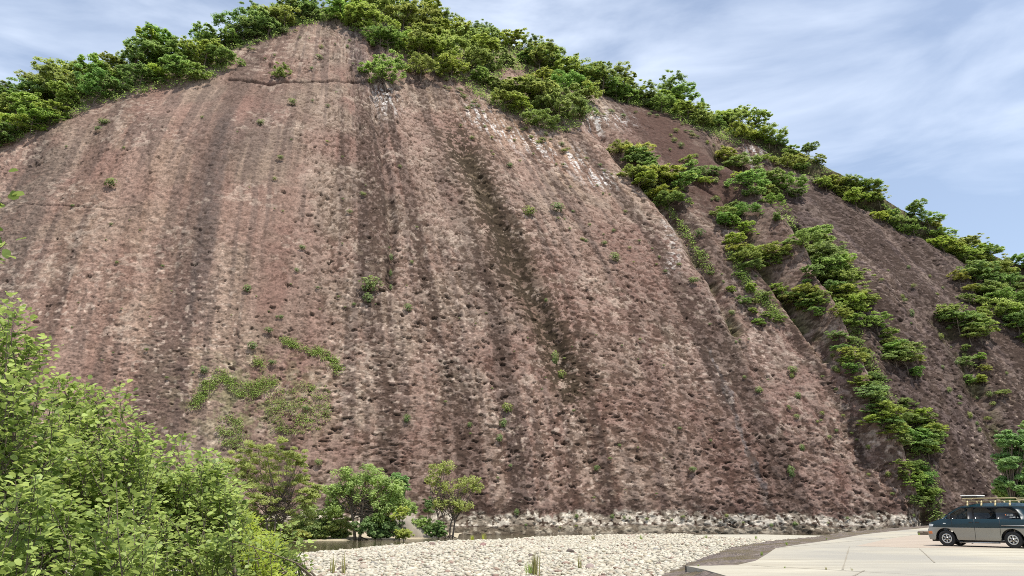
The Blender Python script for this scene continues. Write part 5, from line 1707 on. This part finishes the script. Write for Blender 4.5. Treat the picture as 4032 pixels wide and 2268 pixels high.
mb.add(V, [[0, 1, 2], [3, 5, 4]], [[0, 3, 4, 1], [1, 4, 5, 2], [2, 5, 3, 0]]); part('paper', mb, M_WHITE, van)
# lettering on the rear side window
for k, (txt, x, z, h, m_) in enumerate([('のろ久用', 2.70, 1.40, .062, M_WHITE), ('まな旅隊', 2.80, 1.305, .062, M_WHITE), ('も', 3.10, 1.305, .062, M_WHITE)]):
    cu = bpy.data.curves.new('lettering', 'FONT'); cu.body = txt; cu.size = h; cu.extrude = .0008; cu.materials.append(m_)
    t = bpy.data.objects.new('lettering', cu); COL.objects.link(t); t.parent = van
    dg = bpy.context.evaluated_depsgraph_get()
    lme = bpy.data.meshes.new_from_object(t.evaluated_get(dg)); bpy.data.objects.remove(t)
    t = link('lettering', lme, van)
    t.location = side_pt(x, z, -1, .004); t.rotation_euler = (R(90 - 10), 0, 0)
mb = MB(); q_ = side_pt(2.655, 1.43, -1, .002); mb.tube([(q_[0], q_[1], q_[2]), (q_[0], q_[1] - .002, q_[2])], .028, .028, 10); part('sticker', mb, M_ORANGE, van)
# handles, trim, lamps, mirror
mb = MB(); mb.box((1.08, -HW - .03, 1.07), (1.24, -HW - .005, 1.12)); part('door_handle', mb, M_BLK, van, .01)
mb = MB(); mb.box((1.36, -HW - .03, 1.07), (1.52, -HW - .005, 1.12)); part('door_handle', mb, M_BLK, van, .01)
mb = MB(); mb.box((2.42, -HW - .016, .955), (3.70, -HW - .004, .985)); part('slide_rail', mb, M_ALLOY, van)
mb = MB(); mb.box((2.40, -HW - .012, .925), (3.70, -HW - .005, .953)); part('rail_dark_strip', mb, M_BLK, van)  # black strip just below the slide rail
mb = MB(); mb.box((-.06, -HW - .018, 1.02), (.06, -HW - .003, 1.055)); part('side_marker', mb, M_LAMP, van, .006)
for s in (-1, 1):
    mb = MB(); mb.add([(-.735, s * .60, .89), (-.735, s * .60, 1.0), (-.70, s * (HW + .006), .885), (-.70, s * (HW + .006), 1.015), (-.53, s * (HW + .008), .90), (-.50, s * (HW + .008), 1.0)], [[0, 1, 3, 2], [2, 3, 5, 4]]); part('headlight', mb, M_LAMP, van)
    mb = MB(); mb.box((-.77, s * (HW + .008) - .01, .56), (-.60, s * (HW + .008) + .01, .68)); part('indicator', mb, M_ORANGE, van, .01)
    mb = MB(); mb.box((.24, s * (HW + .02) - .01, 1.25), (.36, s * (HW + .17), 1.46)) if s > 0 else mb.box((.24, s * (HW + .17), 1.25), (.36, s * (HW + .01), 1.46)); part('wing_mirror', mb, M_BLK, van, .03)
mb = MB(); mb.box((-.79, -.5, .90), (-.75, .5, 1.0)); part('grille', mb, M_BLK, van, .01)


def wheel(x, s, steer=0.0):
    w = bpy.data.objects.new('wheel', None); COL.objects.link(w); w.parent = van
    w.location = (x, s * (HW - .11), .36); w.rotation_euler = (0, 0, steer)
    a = np.linspace(0, 2 * np.pi, 33)[:-1]
    prof = [(.215, -.10), (.30, -.115), (.345, -.10), (.36, -.07), (.36, .07), (.345, .10), (.30, .115), (.215, .10)]
    V = [(r * math.cos(t), y, r * math.sin(t)) for t in a for r, y in prof]
    n = len(prof)
    Fq = [[i * n + j, ((i + 1) % 32) * n + j, ((i + 1) % 32) * n + (j + 1) % n, i * n + (j + 1) % n] for i in range(32) for j in range(n)]
    mb = MB(); mb.add(V, Fq); part('tyre', mb, M_RUB, w, smooth=True)
    yo = s * .105
    mb = MB()
    ring_ = [(.16, 0), (.19, .004), (.216, .012), (.222, -.02), (.18, -.03)]
    V = [(r * math.cos(t), yo + s * d, r * math.sin(t)) for t in a for r, d in ring_]
    n = len(ring_)
    mb.add(V, [[i * n + j, ((i + 1) % 32) * n + j, ((i + 1) % 32) * n + (j + 1) % n, i * n + (j + 1) % n] for i in range(32) for j in range(n)])
    for q in range(6):
        t = q * math.pi / 3 + .5
        c, d = math.cos(t), math.sin(t)
        Mx = Matrix(((c, 0, -d, 0), (0, 1, 0, yo - s * .012), (d, 0, c, 0), (0, 0, 0, 1)))
        mb.box((.05, -.014, -.030), (.19, .014, .030), Mx)
    mb.tube([(0, yo - .02, 0), (0, yo + s * .012, 0)], .075, .065, 12)
    part('rim', mb, M_ALLOY, w)
    mb = MB(); mb.tube([(0, yo - s * .02, 0), (0, yo - s * .05, 0)], .20, .20, 20); part('brake_drum', mb, M_BLK, w)
    mb = MB(); mb.tube([(0, yo + s * .010, 0), (0, yo + s * .022, 0)], .045, .04, 10); part('hub_cap', mb, M_BLK, w)


for x, s, st_ in [(0, -1, .14), (0, 1, .14), (2.8, -1, 0), (2.8, 1, 0)]:
    wheel(x, s, st_)
for x in (.55, 3.3):
    for s in (-1, 1):
        mb = MB(); mb.box((x, s * .72 - .1, .10), (x + .015, s * .72 + .1, .42)); part('mud_flap', mb, M_BLK, van)
for cx in (0, 2.8):
    for s in (-1, 1):
        V = [(cx + r * math.cos(t), y, .36 + r * math.sin(t)) for t in np.linspace(-.15, math.pi + .15, 14) for r, y in ((RA - .003, s * (HW - .072)), (RA - .003, s * .45))]
        mb = MB(); mb.add(V, [[2 * i, 2 * i + 1, 2 * i + 3, 2 * i + 2] for i in range(13)]); part('wheel_arch', mb, M_BLK, van)
# roof rack of bent tube
mb = MB()
for s in (-1, 1):
    yk = s * .60
    loop = [(1.0, yk, 2.045), (3.05, yk, 2.045), (3.14, yk, 2.06), (3.18, yk, 2.11), (3.14, yk, 2.16), (3.05, yk, 2.175), (.96, yk, 2.175), (.88, yk, 2.15), (.86, yk, 2.11), (.90, yk, 2.06), (1.0, yk, 2.045)]
    mb.tube(loop, .018, .018, 6)
for x in (.98, 1.35, 1.75, 2.15, 2.55, 2.95):
    mb.tube([(x, -.60, 2.05), (x, .60, 2.05)], .014, .014, 5)
mb.tube([(.88, -.6, 2.15), (.88, .6, 2.15)], .018, .018, 6); mb.tube([(3.17, -.6, 2.11), (3.17, .6, 2.11)], .018, .018, 6)
rack = part('roof_rack', mb, M_GOLD, van)
for x in (1.08, 1.68, 2.26, 2.86):
    for s in (-1, 1):
        mb = MB(); mb.box((x - .032, s * .60 - .03, 1.90), (x + .032, s * .60 + .03, 2.06)); mb.box((x - .03, s * .66 - .045, 1.815), (x + .03, s * .66 + .045, 1.93))
        part('rack_foot', mb, M_GOLD, rack)
# white-lidded carrier case strapped on the front of the rack
case = bpy.data.objects.new('roof_case', None); COL.objects.link(case)
Mv = Matrix.Translation(van.location) @ Matrix.Rotation(VAN_ROT, 4, 'Z') @ Matrix.Diagonal((S_, S_ * .97, S_, 1))
case.matrix_world = Mv @ Matrix.Translation((.80, 0, 2.195))
tag(case, 'flat case with a white lid lying on the front of the roof rack', 'roof case')
mb = MB(); mb.box((0, -.5, 0), (.68, .5, .075)); part('tray', mb, M_BLK, case, .02)
mb = MB(); mb.box((-.02, -.52, .078), (.70, .52, .125)); part('lid', mb, M_WHITE, case, .015)
